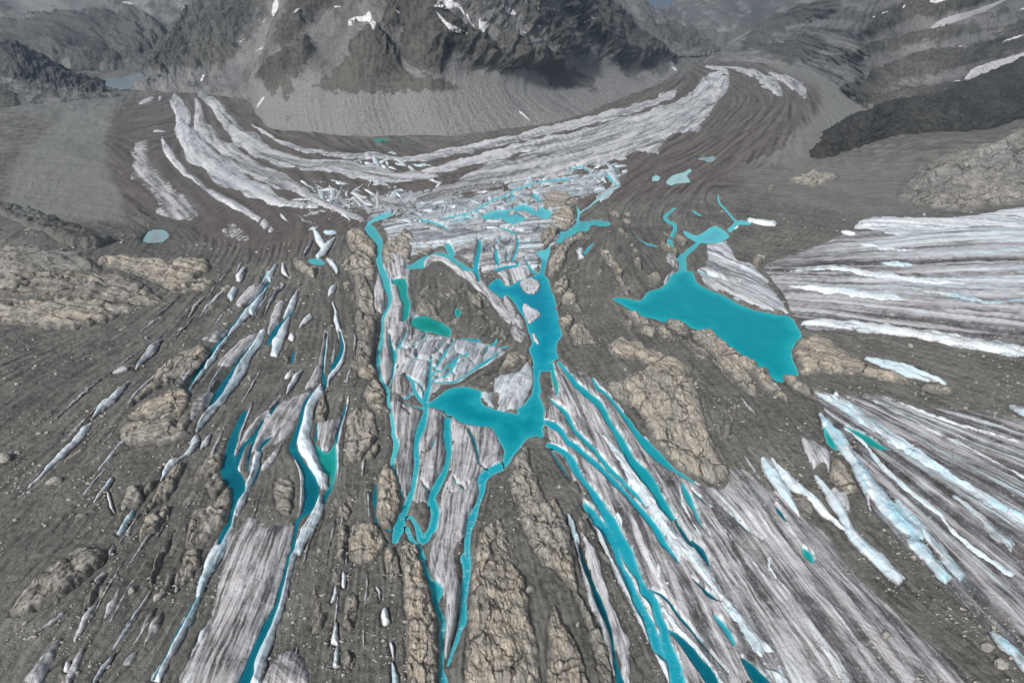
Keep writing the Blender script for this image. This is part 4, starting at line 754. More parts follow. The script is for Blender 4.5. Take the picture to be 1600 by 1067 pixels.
BANDS = [
('A0 950,535,40 985,575,66 1015,650,84 1025,730,96 1072,810,112 1140,880,116 1235,965,110 1390,1045,100 B1 90,85,74 170,130,50 300,152,34 405,150,26', .5, .1),
('A0 1085,555,24 1108,620,46 1112,685,62 1155,755,74 1245,835,80 1370,925,84 1494,985,84 B1 250,52,66 350,110,56 430,150,44 560,200,40 655,245,20', .35, .05),
('A0 1095,518,20 1180,578,56 1232,650,80 1292,720,94 1392,800,96 1494,862,84 B0 200,890,70 330,925,60 450,925,60 600,950,90 750,975,84 900,988,60 1060,978,24', .38, .1),
('B0 0,692,14 150,782,34 330,842,30 520,872,26 680,872,34 800,888,26 950,882,36 1100,852,40 1300,812,40 1494,770,42 C0 200,740,46 400,690,46 600,640,48 800,582,40 900,540,44 955,508,16', .42, .05),
('B0 940,962,20 1100,932,48 1300,882,52 1494,832,56 C0 200,802,54 400,760,50 600,702,52 800,642,46 1000,572,46 1090,492,70 1180,430,56 1192,392,26 1100,368,8', .45, .05),
('B0 1120,1010,40 1300,980,110 C0 0,965,150 300,892,178 600,805,190 900,692,176 1100,582,150 1192,500,108 1235,430,58 1222,398,38 1140,372,12', .38, .05),
('C0 1200,374,8 1300,388,26 1400,420,46 1450,460,66 D0 100,480,64 150,545,30', .42, 0),
('D0 70,408,12 180,450,44 240,492,64 285,545,30', .4, 0),
('A0 720,810 832,762 852,830 882,930 962,1010 1022,1067 A1 1142,150 1092,262 1000,232 870,200 830,110 740,20 A0 700,1000 710,900', .25, .05),
('A1 1195,300 1250,255 1335,250 1432,330 1350,362 1240,325', .25, 0),
('A0 900,765,12 930,840,46 970,900,40 1040,970,30 1130,1040,32 A1 1190,92,34 1290,142,42 1400,202,44 1494,272,44 B1 60,240,50 135,295,26', .5, 0),
('A0 842,742,6 890,738,20 932,730,6', .7, 0), ('P 455,292 500,285 560,300 640,288 760,296 850,268 960,262 968,300 900,316 800,330 700,352 600,352 540,345 490,330', .42, .6),
('A0 765,572,8 820,565,24 865,553,12', .4, 0),
('A0 880,565,10 895,550,22 905,540,8', .4, 0),
('B1 370,40,8 400,90,44 400,150,36', .7, .4), ('B1 440,40,8 465,80,40 450,130,20', .6, .2), ('B1 515,35,8 505,80,30 480,120,16', .6, .1),
('B1 560,80,10 620,110,30 635,140,12', .5, 0), ('B1 712,60,10 712,120,24 705,190,10', .55, .1), ('B1 830,55,10 800,90,34 780,115,10', .75, .5),
('B1 660,90,20 760,130,60 850,150,60 900,190,20', .3, .2), ('B1 470,170,12 520,200,30 560,235,14', .7, .2),
('B1 900,130,20 1000,100,70 1150,60,80 1300,40,60 1440,20,30', .25, .1), ('B1 1050,160,20 1180,140,40 1300,100,40 1420,70,20', .4, .5),
('B0 690,850,10 700,890,34 720,960,30 750,1000,12', .9, .5), ('B0 790,885,14 850,905,34 880,930,10', .8, .4),
('C0 300,985,16 420,1000,36 560,970,36 640,940,16', .5, .7), ('C1 0,45,30 100,30,50 220,20,40 330,0,20', .45, .6), ('C0 560,900,20 600,960,60 620,1030,50', .55, .5),
('C1 0,110,20 70,90,34 120,90,16', .5, .3), ('B1 1240,160,14 1330,175,30 1420,150,24', .5, .5), ('B1 900,250,16 1000,275,34 1090,300,30 1130,340,12', .35, .3),
('B1 1180,270,14 1280,280,30 1390,262,16', .3, .3), ('C1 520,130,12 560,90,40 600,60,24 640,40,12', .65, .6),
]
for s in FLOWS:
    C = catmull(parse(s), False, 8); x, y = at(C[:, 0], C[:, 1]); add_dir(x, y)
def wider(s, k):
    return ' '.join(t if t[0].isalpha() or t.count(',') < 2 else ','.join(t.split(',')[:2] + [str(float(t.split(',')[2]) * k)]) for t in s.split())
SHEET_S = ['D1 560,262 640,225 1050,215 1250,192 1494,160 1900,120 2100,1100 1494,985 1300,960 900,890 500,850 300,835 262,800 200,745 150,640 90,560 40,490 100,450 300,380 430,330',
           'D2 318,168 450,192 700,202 900,262 1200,282 1494,332 2000,420 2100,1500 D3 1900,1250 1494,980 1200,680 1010,480 D2 800,1020 720,930 650,850 600,740 540,610 430,450 380,290']
BO = [outline(wider(b[0], 1.26 if i < 3 else 1.22 if len(b[0]) > 60 else 1.1), 1.6, 4.0, 300 + i) for i, b in enumerate(BANDS)]
IO = [outline(wider(b[3], .84) if b[0] == 'ice_ridge' else b[3], 1.5, 4.0, 500 + i) for i, b in enumerate(ICE)]
for p, l in BO + IO:
    if l is not None and len(l[0]) > 6: add_dir(*l)
for w in WP:
    if w['line'] is not None and len(w['line'][0]) > 14: add_dir(*w['line'])
SX, SY, SA = map(np.array, (SX, SY, SA)); SPX, SPY = proj(SX, SY, macro(SX, SY))
DW, DH = 230, 150
gx, gy = np.meshgrid(np.linspace(-400, 2000, DW), np.linspace(60, 1200, DH))
dc = np.zeros(gx.shape); ds = np.zeros(gx.shape)
for k in range(len(SX)):
    w = 1 / ((gx - SPX[k]) ** 2 + ((gy - SPY[k]) * 1.3) ** 2 + 150) ** 1.5
    dc += w * math.cos(2 * SA[k]); ds += w * math.sin(2 * SA[k])
DIR = 0.5 * np.arctan2(ds, dc); DCX, DSY = np.cos(2 * DIR), np.sin(2 * DIR)
def flow(X, Y):
    px, py = proj(X, Y, 0 * X)
    u = np.clip((px + 400) / 2400 * (DW - 1), 0, DW - 1.001); v = np.clip((py - 60) / 1140 * (DH - 1), 0, DH - 1.001)
    i = u.astype(int); j = v.astype(int); fu = u - i; fv = v - j
    c = (DCX[j, i] * (1 - fu) + DCX[j, i + 1] * fu) * (1 - fv) + (DCX[j + 1, i] * (1 - fu) + DCX[j + 1, i + 1] * fu) * fv
    s = (DSY[j, i] * (1 - fu) + DSY[j, i + 1] * fu) * (1 - fv) + (DSY[j + 1, i] * (1 - fu) + DSY[j + 1, i + 1] * fu) * fv
    a = 0.5 * np.arctan2(s, c); return np.cos(a), np.sin(a)
def lic(X, Y, lam=2.2, steps=13, seed=0):
    """streak value 0..1: noise smeared along the flow; grain grows with distance"""
    d = np.hypot(np.hypot(X, Y), CAMH); L = np.log2(np.clip(d / 420, 0.5, 16)); l0 = np.floor(L); f = (L - l0).astype(np.float32)
    s0 = (lam * 2.0 ** l0); acc = np.zeros(X.shape, np.float32); step = (0.62 + 0.25 * hash01(np.arange(X.size), 9).reshape(X.shape)) * lam * 2.0 ** L
    def samp(x, y): return noise(x / s0, y / s0, seed) * (1 - f) + noise(x / (2 * s0), y / (2 * s0), seed + 7) * f
    acc += samp(X, Y)
    for sg in (1, -1):
        x, y = X.copy(), Y.copy(); pc = ps = None
        for _ in range(steps):
            c, s = flow(x, y)
            if pc is None: c, s = c * sg, s * sg
            else:
                q = np.where(c * pc + s * ps < 0, -1, 1); c, s = c * q, s * q
            x = x + c * step; y = y + s * step; pc, ps = c, s; acc += samp(x, y)
    return np.clip(0.5 + acc / (2 * steps + 1) * 2.2, 0, 1)

# ------------------------------------------------------------------ ground sheet (out to the horizon)
ux = np.concatenate([np.linspace(-1500, -40, 40, endpoint=False), np.linspace(-40, 1640, 780), np.linspace(1640, 3100, 41)[1:]])
# rows: even steps in the picture near by, then on to the far valley floor
yy = np.concatenate([np.linspace(1500, 1090, 14, endpoint=False), np.linspace(1090, 75, 520)])
r_row = flat(np.full(yy.shape, 800.0), yy)[1]
r_row = np.concatenate([np.linspace(-400, r_row[0], 8, endpoint=False), r_row, np.geomspace(r_row[-1], 42000, 14)[1:]])
tanx = (ux - 800) / F
depth = np.maximum(r_row, 60) * cp + CAMH * sp
GX = tanx[None, :] * depth[:, None]; GY = np.repeat(r_row[:, None], len(ux), 1)
NR, NC = GX.shape
gx_, gy_ = GX.ravel(), GY.ravel()
GW, GZW, GIDX, GCOL, GFOAM, GSHAL = wfield(gx_, gy_, True)
GST = lic(gx_, gy_, 2.4, 9, 1)
def carve(z, w, zw, slope=0.7, blend=6.0):
    t = sstep(0, blend, w); return np.where(w < 0, zw + np.maximum(w * 1.0, -3.0), (zw + slope * w) * (1 - t) + z * t)
dist = np.hypot(gx_, gy_)
gz = G0(gx_, gy_) + (GST - 0.5) * 0.8 * np.clip(dist / 500, 0.6, 3) + fbm(gx_ / 4.5, gy_ / 4.5, 3, 9, .6) * 0.8
SHEETS = [outline(s, 1.0, 5.0, 700 + k)[0] for k, s in enumerate(SHEET_S)]
for p in SHEETS + [IO[-1][0]]:
    lo, hi = p.min(0), p.max(0); m = (gx_ > lo[0]) & (gx_ < hi[0]) & (gy_ > lo[1]) & (gy_ < hi[1]); gz[m] -= 2.6 * sstep(0, 5, -sdist(gx_[m], gy_[m], p))
# thin open cracks across the gravel
CRACKS = ['A2 470,682,3 540,610,3 620,545,4 720,495,4 850,470,2', 'A2 385,870,2 440,800,3 500,745,2', 'A1 980,850,2 1100,780,3 1200,735,3 1330,712,2', 'A2 0,480,3 90,440,3 180,380,2', 'A2 290,300,2 400,260,3 480,200,2 560,165,2',
          'A2 350,420,3 370,385,3 450,320,2 520,260,2', 'A1 0,875,2 120,900,3 220,905,2', 'A1 0,945,2 200,940,3 430,965,2', 'A3 0,505,3 120,480,3 260,370,3 450,250,2', 'A3 270,1000,2 400,900,3', 'C2 1100,180,3 1150,330,3 1200,480,3 1260,640,2',
          'C2 1120,170,2 1230,230,3 1330,310,3 1450,390,2', 'D2 30,360,2 100,380,3 190,430,2', 'C1 660,250,2 740,330,3 850,380,2', 'C0 650,960,3 760,990,3 900,1000,2', 'A0 680,735,2 760,700,3 920,660,2', 'A0 440,690,2 560,730,3 640,740,2', 'D3 560,170,2 650,240,3 780,290,2',
          'C3 640,820,2 700,900,3 740,980,2', 'B2 230,180,2 330,185,3', 'D2 620,940,2 740,1010,3', 'A2 380,860,2 300,960,3', 'B1 1200,620,2 1280,720,3 1360,860,2', 'B1 1000,600,2 1100,600,3 1230,640,3 1330,760,2', 'B1 950,640,2 1050,760,3 1200,860,2']
CP = [outline(c, 0.6, 4.0, 900 + i)[0] for i, c in enumerate(CRACKS)]
for p in CP:
    lo, hi = p.min(0) - 4, p.max(0) + 4
    m = (gx_ > lo[0]) & (gx_ < hi[0]) & (gy_ > lo[1]) & (gy_ < hi[1]); d = sdist(gx_[m], gy_[m], p); gz[m] -= 1.8 * sstep(0.9, -0.3, d)
# grooves added along the foot of ice ridges and rocks to deepen contact shade
RO = [outline(r[4], 3.2, 4.5, 1100 + i)[0] for i, r in enumerate(ROCK)]
for p, dep in [(IO[i][0], 2.6) for i, b in enumerate(ICE) if b[1] >= .5 and b[0] in ('ice_ridge', 'ice_shard')] + [(p, 1.3) for p in RO]:
    lo, hi = p.min(0) - 5, p.max(0) + 5; m = (gx_ > lo[0]) & (gx_ < hi[0]) & (gy_ > lo[1]) & (gy_ < hi[1])
    if m.any(): d = sdist(gx_[m], gy_[m], p); q_ = np.maximum(0.8, dist[m] / 480); gz[m] -= dep * np.exp(-(d / q_) ** 2) * (0.55 + 0.9 * np.abs(noise(gx_[m] / 9, gy_[m] / 9, 4)))
gz = np.where(GW < BIG - 1, carve(gz, GW, GZW), gz)
ppx, ppy = proj(gx_, gy_, 0 * gx_)
def pmask(s, soft=6.0, X=None, Y=None):
    x = ppx if X is None else X; y = ppy if Y is None else Y
    P = catmull(parse(s)[:, :2], True, 8); m = (x > P[:, 0].min() - soft) & (x < P[:, 0].max() + soft) & (y > P[:, 1].min() - soft) & (y < P[:, 1].max() + soft)
    o = np.zeros(x.shape); d = sdist(x[m], y[m], P); o[m] = sstep(soft, -soft, d); return o
brown = np.clip(pmask('P 150,200 240,148 330,140 420,180 560,228 700,235 900,190 1060,140 1090,98 1150,98 1260,110 1300,170 1260,240 1150,290 990,310 800,300 600,340 480,390 380,400 290,370 190,320', 10)
                + 0.6 * pmask('P 380,180 420,170 600,222 800,205 1050,118 1060,150 900,195 650,240 480,225', 6), 0, 1)
pale = np.clip(pmask('P 10,320 60,228 110,180 170,190 168,260 195,345 120,350', 10) + pmask('P 1150,85 1260,90 1350,140 1360,175 1290,240 1230,255 1180,240 1265,190 1280,140 1180,100', 10)
               + 0.6 * pmask('P 60,130 180,158 160,185 60,180 0,160', 8) + 0.5 * pmask('P 1160,250 1280,250 1420,260 1480,330 1330,345 1180,300', 14), 0, 1)
ground = mesh_obj('ground', np.stack([gx_, gy_, gz], 1), grid_faces(NR, NC), 'debris', dict(streak=GST, brown=brown, pale=pale))
tag(ground, 'grey brown gravel and rock debris covering the whole plateau and valley floor', None, None, 'structure')
# meltwater: one sheet per body of water, level, reaching a little under its banks
sysn = sorted(set(w['sys'] for w in WP)); sysid = {s: i for i, s in enumerate(sysn)}
vs_ = np.array([sysid[WP[i]['sys']] if i >= 0 else -1 for i in range(len(WP))])
q = grid_faces(NR, NC); px_m = dist / 900
near = GW < np.maximum(1.0, 0.9 * px_m * 3)
vsys = np.where(GIDX >= 0, vs_[np.maximum(GIDX, 0)], -1)
WNAME = dict(great_lake='lake', melt_lake='lake', valley_lake='lake')
WLAB = dict(great_lake='great turquoise lake right of centre with its feeder streams', melt_lake='turquoise lakes and branching blue channels in the middle', valley_lake='pale grey lake far down the left valley', lateral_pool='pale pools beside the right glacier arm',
            moraine_pool='tiny green pool under the moraine wall', grey_pond='pale grey pond beside the left glacier arm', green_pool='emerald green pool above the cracked grey plate', small_pool='tiny green pool on the whorled gravel island', channel_b='foaming teal channel left of two running to the bottom',
            channel_c='foaming teal channel right of two running to the bottom', side_channel='dark narrow slot of water by the tan pillar', west_channel='dark channel and green pool beside the great curved ice ridge', forked_pool='forked dark teal pool', edge_channel='dark thin channel along the long pale blue ridge',
            ridge_channel='dark teal ponds between the upper white ridges', star_pool='small pool under the star shaped ice cluster', fan_channel='teal channels on the outer side of the ice fan', long_crevasse='long dark crevasse of water in a lilac ice bank', tarn='green pools in the streaked glacier')
for s in sysn:
    vm = near & (vsys == sysid[s]); f = q[vm[q].any(1) & near[q].all(1)]
    if len(f) == 0: continue
    V = np.stack([gx_, gy_, np.full(gx_.shape, ZW[s])], 1)
    V, f, at_ = compact(V, f, dict(wsd=GW, foam=GFOAM, wcol=GCOL, shal=GSHAL))
    o = mesh_obj(WNAME.get(s, 'meltwater_' + ('pool' if 'po' in s or 'tarn' in s else 'channel')), V, f, 'water', at_); tag(o, WLAB[s], None, None, 'structure')

# ------------------------------------------------------------------ patches laid on the ground: ice and rock
def patch(poly, px_step=1.25, cap=42000):
    lo, hi = poly.min(0), poly.max(0); c = poly.mean(0); d = math.hypot(math.hypot(*c), CAMH); sx = px_step * d / F; sy = sx * d / CAMH * 0.8
    n = (hi[0] - lo[0]) / sx * (hi[1] - lo[1]) / sy
    if n > cap * 4: k = math.sqrt(n / (cap * 4)); sx *= k; sy *= k
    xs = np.arange(lo[0] - sx, hi[0] + 2 * sx, sx); ys = np.arange(lo[1] - sy, hi[1] + 2 * sy, sy)
    X, Y = np.meshgrid(xs, ys); sh = X.shape; B = 8
    cx, cy = np.meshgrid(xs[B // 2::B] if len(xs) > B else xs[:1], ys[B // 2::B] if len(ys) > B else ys[:1]); cs_ = sdist(cx, cy, poly) < B * math.hypot(sx, sy) * .75 + sx
    bi = np.clip((np.arange(sh[0]) - B // 2 + B // 2) // B, 0, cx.shape[0] - 1); bj = np.clip(np.arange(sh[1]) // B, 0, cx.shape[1] - 1)
    act = cs_[bi][:, bj].ravel() if cx.size > 1 else np.ones(X.size, bool); act |= (np.repeat(np.arange(sh[0]) >= cx.shape[0] * B, sh[1]) | np.tile(np.arange(sh[1]) >= cx.shape[1] * B, sh[0]))
    X, Y = X.ravel(), Y.ravel(); S = np.full(X.shape, 1e9); NX, NY = X.copy(), Y.copy(); S[act], NX[act], NY[act] = sdist(X[act], Y[act], poly, True); ins = S < 0
    f = grid_faces(*sh); f = f[ins[f].any(1)]
    if len(f) == 0: return None
    u, inv = np.unique(f, return_inverse=True); f = inv.reshape(-1, 4)
    X, Y, S, NX, NY = X[u], Y[u], S[u], NX.ravel()[u], NY.ravel()[u]
    out = S >= 0; X = np.where(out, NX, X); Y = np.where(out, NY, Y); S = np.where(out, 0, -S)
    return X, Y, S, f
def ice_mesh(name, poly, clean, blue, k, parent=None, H=None, floe=False, band=False, dirt=0.0, pole=None, scl=1.0, line=None):
    P = patch(poly, 1.35 if not band else 1.7, 90000 if H else 42000)
    if P is None: return None
    X, Y, S, f = P; W = float(np.percentile(S, 96)) * 2; d = math.hypot(math.hypot(X.mean(), Y.mean()), CAMH)
    wide = W > 40 and not band and line is None
    H = H or (min(0.9 + 0.24 * W, 3.0 if clean < 0.5 else 4.6) if not band else 1.2 * float(np.clip(d / 900, 1, 2)))
    st = lic(X, Y, 1.6, 11, 3 + k % 5) if len(X) > 700 else 0.5 + 0.5 * fbm(X / 4, Y / 4, 3, k)
    w, zw = wfield(X, Y)
    # direction of the grain: along a slim strip, radial from the fan's pole on a wide sheet
    if wide and pole and not floe:
        j = np.linspace(0, len(X) - 1, 400).astype(int); fc, fs = flow(X[j], Y[j]); nx, ny = -fs, fc
        M = np.array([[np.sum(nx * nx), np.sum(nx * ny)], [np.sum(nx * ny), np.sum(ny * ny)]]) + np.eye(2) * 1e-3
        pole = np.array(flat(*pole)) if pole else np.linalg.solve(M, [np.sum(nx * (nx * X[j] + ny * Y[j])), np.sum(ny * (nx * X[j] + ny * Y[j]))])
        qx, qy = X - pole[0], Y - pole[1]; R = np.hypot(qx, qy); m0 = math.atan2(qy.mean(), qx.mean()); th = np.arctan2(qy, qx) - m0; th = (th + math.pi) % (2 * math.pi) - math.pi
        U, T = R, th * R.mean()
    elif line is not None and len(line[0]) > 6 and not floe:      # along the strip's own axis
        lx, ly = np.asarray(line[0]), np.asarray(line[1]); arc = np.concatenate([[0], np.cumsum(np.hypot(np.diff(lx), np.diff(ly)))]); tx, ty = np.gradient(lx), np.gradient(ly); tn = np.maximum(np.hypot(tx, ty), 1e-6); tx, ty = tx / tn, ty / tn
        i = np.concatenate([np.argmin((xx[:, None] - lx) ** 2 + (yy_[:, None] - ly) ** 2, 1) for xx, yy_ in zip(np.array_split(X, 1 + len(X) // 4000), np.array_split(Y, 1 + len(X) // 4000))])
        U = arc[i] + (X - lx[i]) * tx[i] + (Y - ly[i]) * ty[i]; T = -(X - lx[i]) * ty[i] + (Y - ly[i]) * tx[i]
    else:
        if W < 30:
            q = np.stack([X - X.mean(), Y - Y.mean()]); ev, evec = np.linalg.eigh(q @ q.T); c_, s_ = evec[:, 1]
        else:
            c_, s_ = flow(np.array([X.mean()]), np.array([Y.mean()])); c_, s_ = float(c_[0]), float(s_[0])
        U, T = X * c_ + Y * s_, -X * s_ + Y * c_
    sc = float(np.clip(450 / d, 0.25, 1.2)) * scl; fuv = np.stack([U * sc, T * sc, 0 * X + k * 3.1], 1)
    groove = ridged(T * sc / 3.4, U * sc / 40, 3, k, .6) * (0 if band and line is None else 1)
    if wide: st = 0.5 + (st - .5) * .45
    e = (1 - np.exp(-S / max(0.15 * W, 0.3))) if not floe else np.clip(S / 0.8, 0, 1)
    if clean >= .5 and not floe and not band:            # sharp crested ridges with broken steps
        e = np.clip(S / max(0.42 * W, .5), 0, 1) ** 0.55; stp = np.floor(U * sc / 7 + 1.3 * noise(T * sc / 3, U * sc / 9, k)); e = e * (0.9 + 0.2 * hash01(stp, k % 50))
    g = G0(X, Y)
    if floe:
        z = zw - 0.5 + e * (1.9 + fbm(X / 5, Y / 5, 3, k) * 0.5); w = np.maximum(w * 0 + 6, 6)
    else:
        amp = 1.5 if clean < 0.5 else 0.8
        z = g - 0.9 + e * (H + (0.9 if not band else 3.2 if line is not None else 1.6)) * (0.9 + 0.25 * fbm(X / 9, Y / 9, 3, k)) + e * ((st - 0.5) * amp * (.6 if band else 1) + groove * amp * 0.45) * float(np.clip(d / 500, 0.7, 3))
        if clean >= .5 and not band: z += e * H * .22 * ridged(U * sc / 9, T * sc / 2.6, 3, k + 4)
        z = np.where(w < BIG - 1, np.where(w < 0, zw + np.maximum(w * 2.5, -2.2), np.minimum(z, zw + 0.25 + 2.6 * w)), z)
    cl = np.clip(clean + 0.25 * fbm(X / 12, Y / 12, 3, k + 2), 0, 1)
    dirt = np.full(X.shape, dirt)
    if wide and not floe:        # white ribs and dark troughs along the grain
        rib = fbm(T * sc / 5.5 + .6 * noise(U * sc / 60, T * sc / 20, k), U * sc / 150, 4, k + 6, .6); big = H is not None and W > 60
        cl = np.clip(cl + .75 * sstep(.12 if k != 700 else -.02, .45, rib) * (1 if big else .35), 0, 1); dirt = dirt + .16 * sstep(.05, -.35, rib); z = np.where(w > 4, z + e * rib * 1.6 * float(np.clip(d / 500, .8, 2)), z)
    return mesh_obj(name, np.stack([X, Y, z], 1), f, 'ice', dict(streak=st, clean=cl, wsd=w, blue=np.full(X.shape, blue), fuv=fuv, edge=S / (d / F) * (1.6 if band else 1) + (1 if band else 0), dirt=dirt), parent)
for k, (name, clean, blue, s, label, cat) in enumerate(ICE):
    o = ice_mesh(name, IO[k][0], clean, blue, k, floe=(name == 'ice_floe'), H=(1.6 if 'vast fan' in label else None), pole=((750, 250) if 'vast fan' in label else None), line=IO[k][1])
    if o: tag(o, label, cat, {'ice_ridge': 'ice ridges standing on the plateau', 'ice_plate': 'plates of dirty ice', 'ice_shard': 'loose ice blocks', 'ice_floe': 'floes in the upper lake and pools', 'ice_band': 'pale bands of the streaked glacier', 'snow_patch': 'snow beside the streaked glacier'}[name])
# streaked glacier on the right, two sheets with a gravel band between
for k, p in enumerate(SHEETS):
    o = ice_mesh('glacier', p, .08, .35, 700 + k, H=1.2, dirt=[.0, .05][k], pole=[(700, 400), (1150, 535)][k], scl=[.5, .8][k])
    tag(o, ['upper streaked grey glacier sheet right of the great lake', 'lower streaked grey glacier sheet in the right corner'][k], None, None, 'structure')
# valley glacier: debris covered body with bright bands
p, _ = outline('P 160,215 200,170 250,148 330,143 420,186 560,230 700,233 900,184 1055,143 1085,102 1145,99 1200,103 1262,146 1256,180 1228,232 1142,268 1075,288 985,292 960,320 780,320 640,345 560,358 440,382 380,388 300,360 200,310', 1.5, 8.0, 40)
X, Y, S, f = patch(p, 1.9, 60000); st = lic(X, Y, 2.6, 12, 2); w, zw = wfield(X, Y)
z = G0(X, Y) - 0.6 + 2.0 * sstep(0, 25, S) + (st - 0.5) * 3.0 * sstep(0, 30, S); z = np.where(w < BIG - 1, carve(z, w, zw, .8, 8), z)
glacier = mesh_obj('glacier', np.stack([X, Y, z], 1), f, 'debris', dict(streak=st, brown=np.ones(X.shape), pale=np.zeros(X.shape)))
tag(glacier, 'curving valley glacier with brown moraine stripes and white ice bands', None, None, 'structure')
for k, b in enumerate(BANDS):
    ice_mesh('ice_band', BO[k][0], b[1] - .02, b[2], 200 + k, glacier, band=True, line=BO[k][1], dirt=.03)
# seracs: the broken fall of ice where the two arms meet
RG = [(480, 318, 40, 20), (560, 318, 60, 22), (640, 300, 60, 26), (700, 330, 60, 16), (780, 300, 70, 16), (860, 285, 60, 14), (930, 275, 40, 18), (800, 335, 60, 14), (690, 352, 60, 10), (520, 300, 40, 16), (600, 262, 50, 14), (760, 318, 60, 10)]
for k in range(230):
    cx, cy, sx, sy = RG[k % len(RG)]; a = rng.normal(0, 1, 2); px0, py0 = cx + a[0] * sx * .6, cy + a[1] * sy * .6; L = rng.uniform(8, 38); th = rng.normal(-.5 if px0 > 660 else .35, .45) if rng.uniform() < .75 else rng.uniform(0, 3)
    w_ = rng.uniform(2.5, 6.5); dx, dy = math.cos(th) * L / 2, math.sin(th) * L / 3
    s = 'P %.1f,%.1f,1 %.1f,%.1f,%.1f %.1f,%.1f,1' % (px0 - dx, py0 - dy, px0 + rng.normal(0, 1.5), py0 + rng.normal(0, 1), w_, px0 + dx, py0 + dy)
    p, _ = outline(s, 1.3, 3.0, 2000 + k); ice_mesh('serac', p, rng.uniform(.3, .95), rng.uniform(0, .8), 2000 + k, glacier, H=rng.uniform(1.2, 4.5))

# rock outcrops, each split along its joints into slabs
def rock(k, spec):
    tone, dark, H, (ddx, ddy), s, label = spec
    poly = RO[k]; c = poly.mean(0); P = patch(poly, 1.25)
    X, Y, S, f = P; d = math.hypot(math.hypot(*c), CAMH); W = float(np.percentile(S, 97)) * 2
    pc = parse(s)[:, :2].mean(0); a0 = np.array(at(*pc)); a1 = np.array(at(pc[0] + ddx * 6, pc[1] + ddy * 6)); v = a1 - a0; v /= np.hypot(*v)
    U = (X - c[0]) * v[0] + (Y - c[1]) * v[1]; T = -(X - c[0]) * v[1] + (Y - c[1]) * v[0]
    cs = max(38 * d / F, 5.0); cu, ct = cs * 2.5, cs * 0.8
    U0, T0 = U, T
    U = U + cs * (0.30 * fbm(X / cs / 1.3, Y / cs / 1.3, 4, k, .6)); T = T + cs * (0.34 * fbm(X / cs / 1.1, Y / cs / 1.1, 4, k + 5, .6))
    uu, tt = U / cu, T / ct; iu, it = np.floor(uu), np.floor(tt)
    f1 = np.full(X.shape, 9.0); f2 = np.full(X.shape, 9.0); cid = np.zeros(X.shape, np.int64)
    for du in (-1, 0, 1):
        for dt in (-1, 0, 1):
            gi, gj = iu + du, it + dt; h = gi * 57 + gj * 131 + k * 7919; ax = np.abs(uu - gi - 0.04 - 0.92 * hash01(h, 1)); ay = np.abs(tt - gj - 0.04 - 0.92 * hash01(h, 2))
            dd = 0.55 * (ax + ay) + 0.45 * np.hypot(ax, ay)
            m = dd < f1; f2 = np.where(m, f1, np.minimum(f2, dd)); f1 = np.where(m, dd, f1); cid = np.where(m, h, cid)
    gap = (f2 - f1) * min(cu, ct) * (0.7 + 0.9 * np.abs(fbm(X / cs, Y / cs, 2, k + 3)) * 3)
    jw = 0.0016 * d
    joint = sstep(1.3 * jw, 0.2 * jw, gap)
    H = H * .46; dome = (1 - np.exp(-S / max(0.075 * W, 0.5)))
    hc = hash01(cid, 3); tilt = (hash01(cid, 4) - 0.5)
    cover = fbm(X / (W * .35 + 4), Y / (W * .35 + 4), 4, k + 40, .6); saw = np.modf(T / (cs * .42) + .5 * fbm(U / cs / 2, T / cs / 2, 3, k + 41) + 100)[0]
    fine = 0.17 * cs / 4 * (saw - .5) * (0.5 + 1.2 * np.abs(cover)) + ridged(U / (cs * 3.0), T / (cs * 0.2), 4, k, .6) * 0.11 * cs / 4 + fbm(X / (cs * .3), Y / (cs * .3), 4, k + 8, .6) * 0.07 * cs / 4
    z = G0(X, Y) - 0.8 + dome * (1.0 + H * np.clip(0.45 + 1.3 * cover, -.45, 1.2) * 1.1 + (hc - 0.5) * 0.11 * cs + tilt * (T - T.min()) % ct / ct * 0.09 * cs + fine * 2.6) - joint * dome * (0.05 * cs + 0.4)
    w, zw = wfield(X, Y); z = np.where((w < 3) & (S < 1.0), np.maximum(z, zw + 0.3 * np.minimum(S, 1)), z)
    base = (float(c[0]), float(c[1]), float(G0(c[0], c[1])))
    root = empty('rock_outcrop', base); tag(root, label, 'rock outcrop', 'bare rock outcrops')
    V = np.stack([X - base[0], Y - base[1], z - base[2]], 1); sc = np.clip(420 / d, .3, 1.3)
    at_ = dict(fuv=np.stack([U * sc, T * sc, 0 * X + k * 2.7], 1), tone=np.clip(tone + (hc - .5) * .5, 0, 1), dark=np.clip(dark + (hash01(cid, 6) - .5) * .35 * (dark > .03) + dark * fbm(X / 9, Y / 9, 3, k) * .8, 0, 1), groove=joint * 0.7, edge=S / (d / F))
    fc = cid[f[:, 0]]
    ids, cnt = np.unique(fc, return_counts=True)
    small = set(ids[cnt < 8].tolist())
    if small and len(ids) > len(small):
        big = ids[cnt >= 8]; ctr = {i: (U[f[fc == i, 0]].mean(), T[f[fc == i, 0]].mean()) for i in ids}
        for i in small:
            j = min(big, key=lambda b: (ctr[b][0] - ctr[i][0]) ** 2 + (ctr[b][1] - ctr[i][1]) ** 2); fc[fc == i] = j
    for i in np.unique(fc):
        v_, f_, a_ = compact(V, f[fc == i], at_); mesh_obj('rock_slab', v_, f_, 'rock', a_, root)
for k, spec in enumerate(ROCK): rock(k, spec)
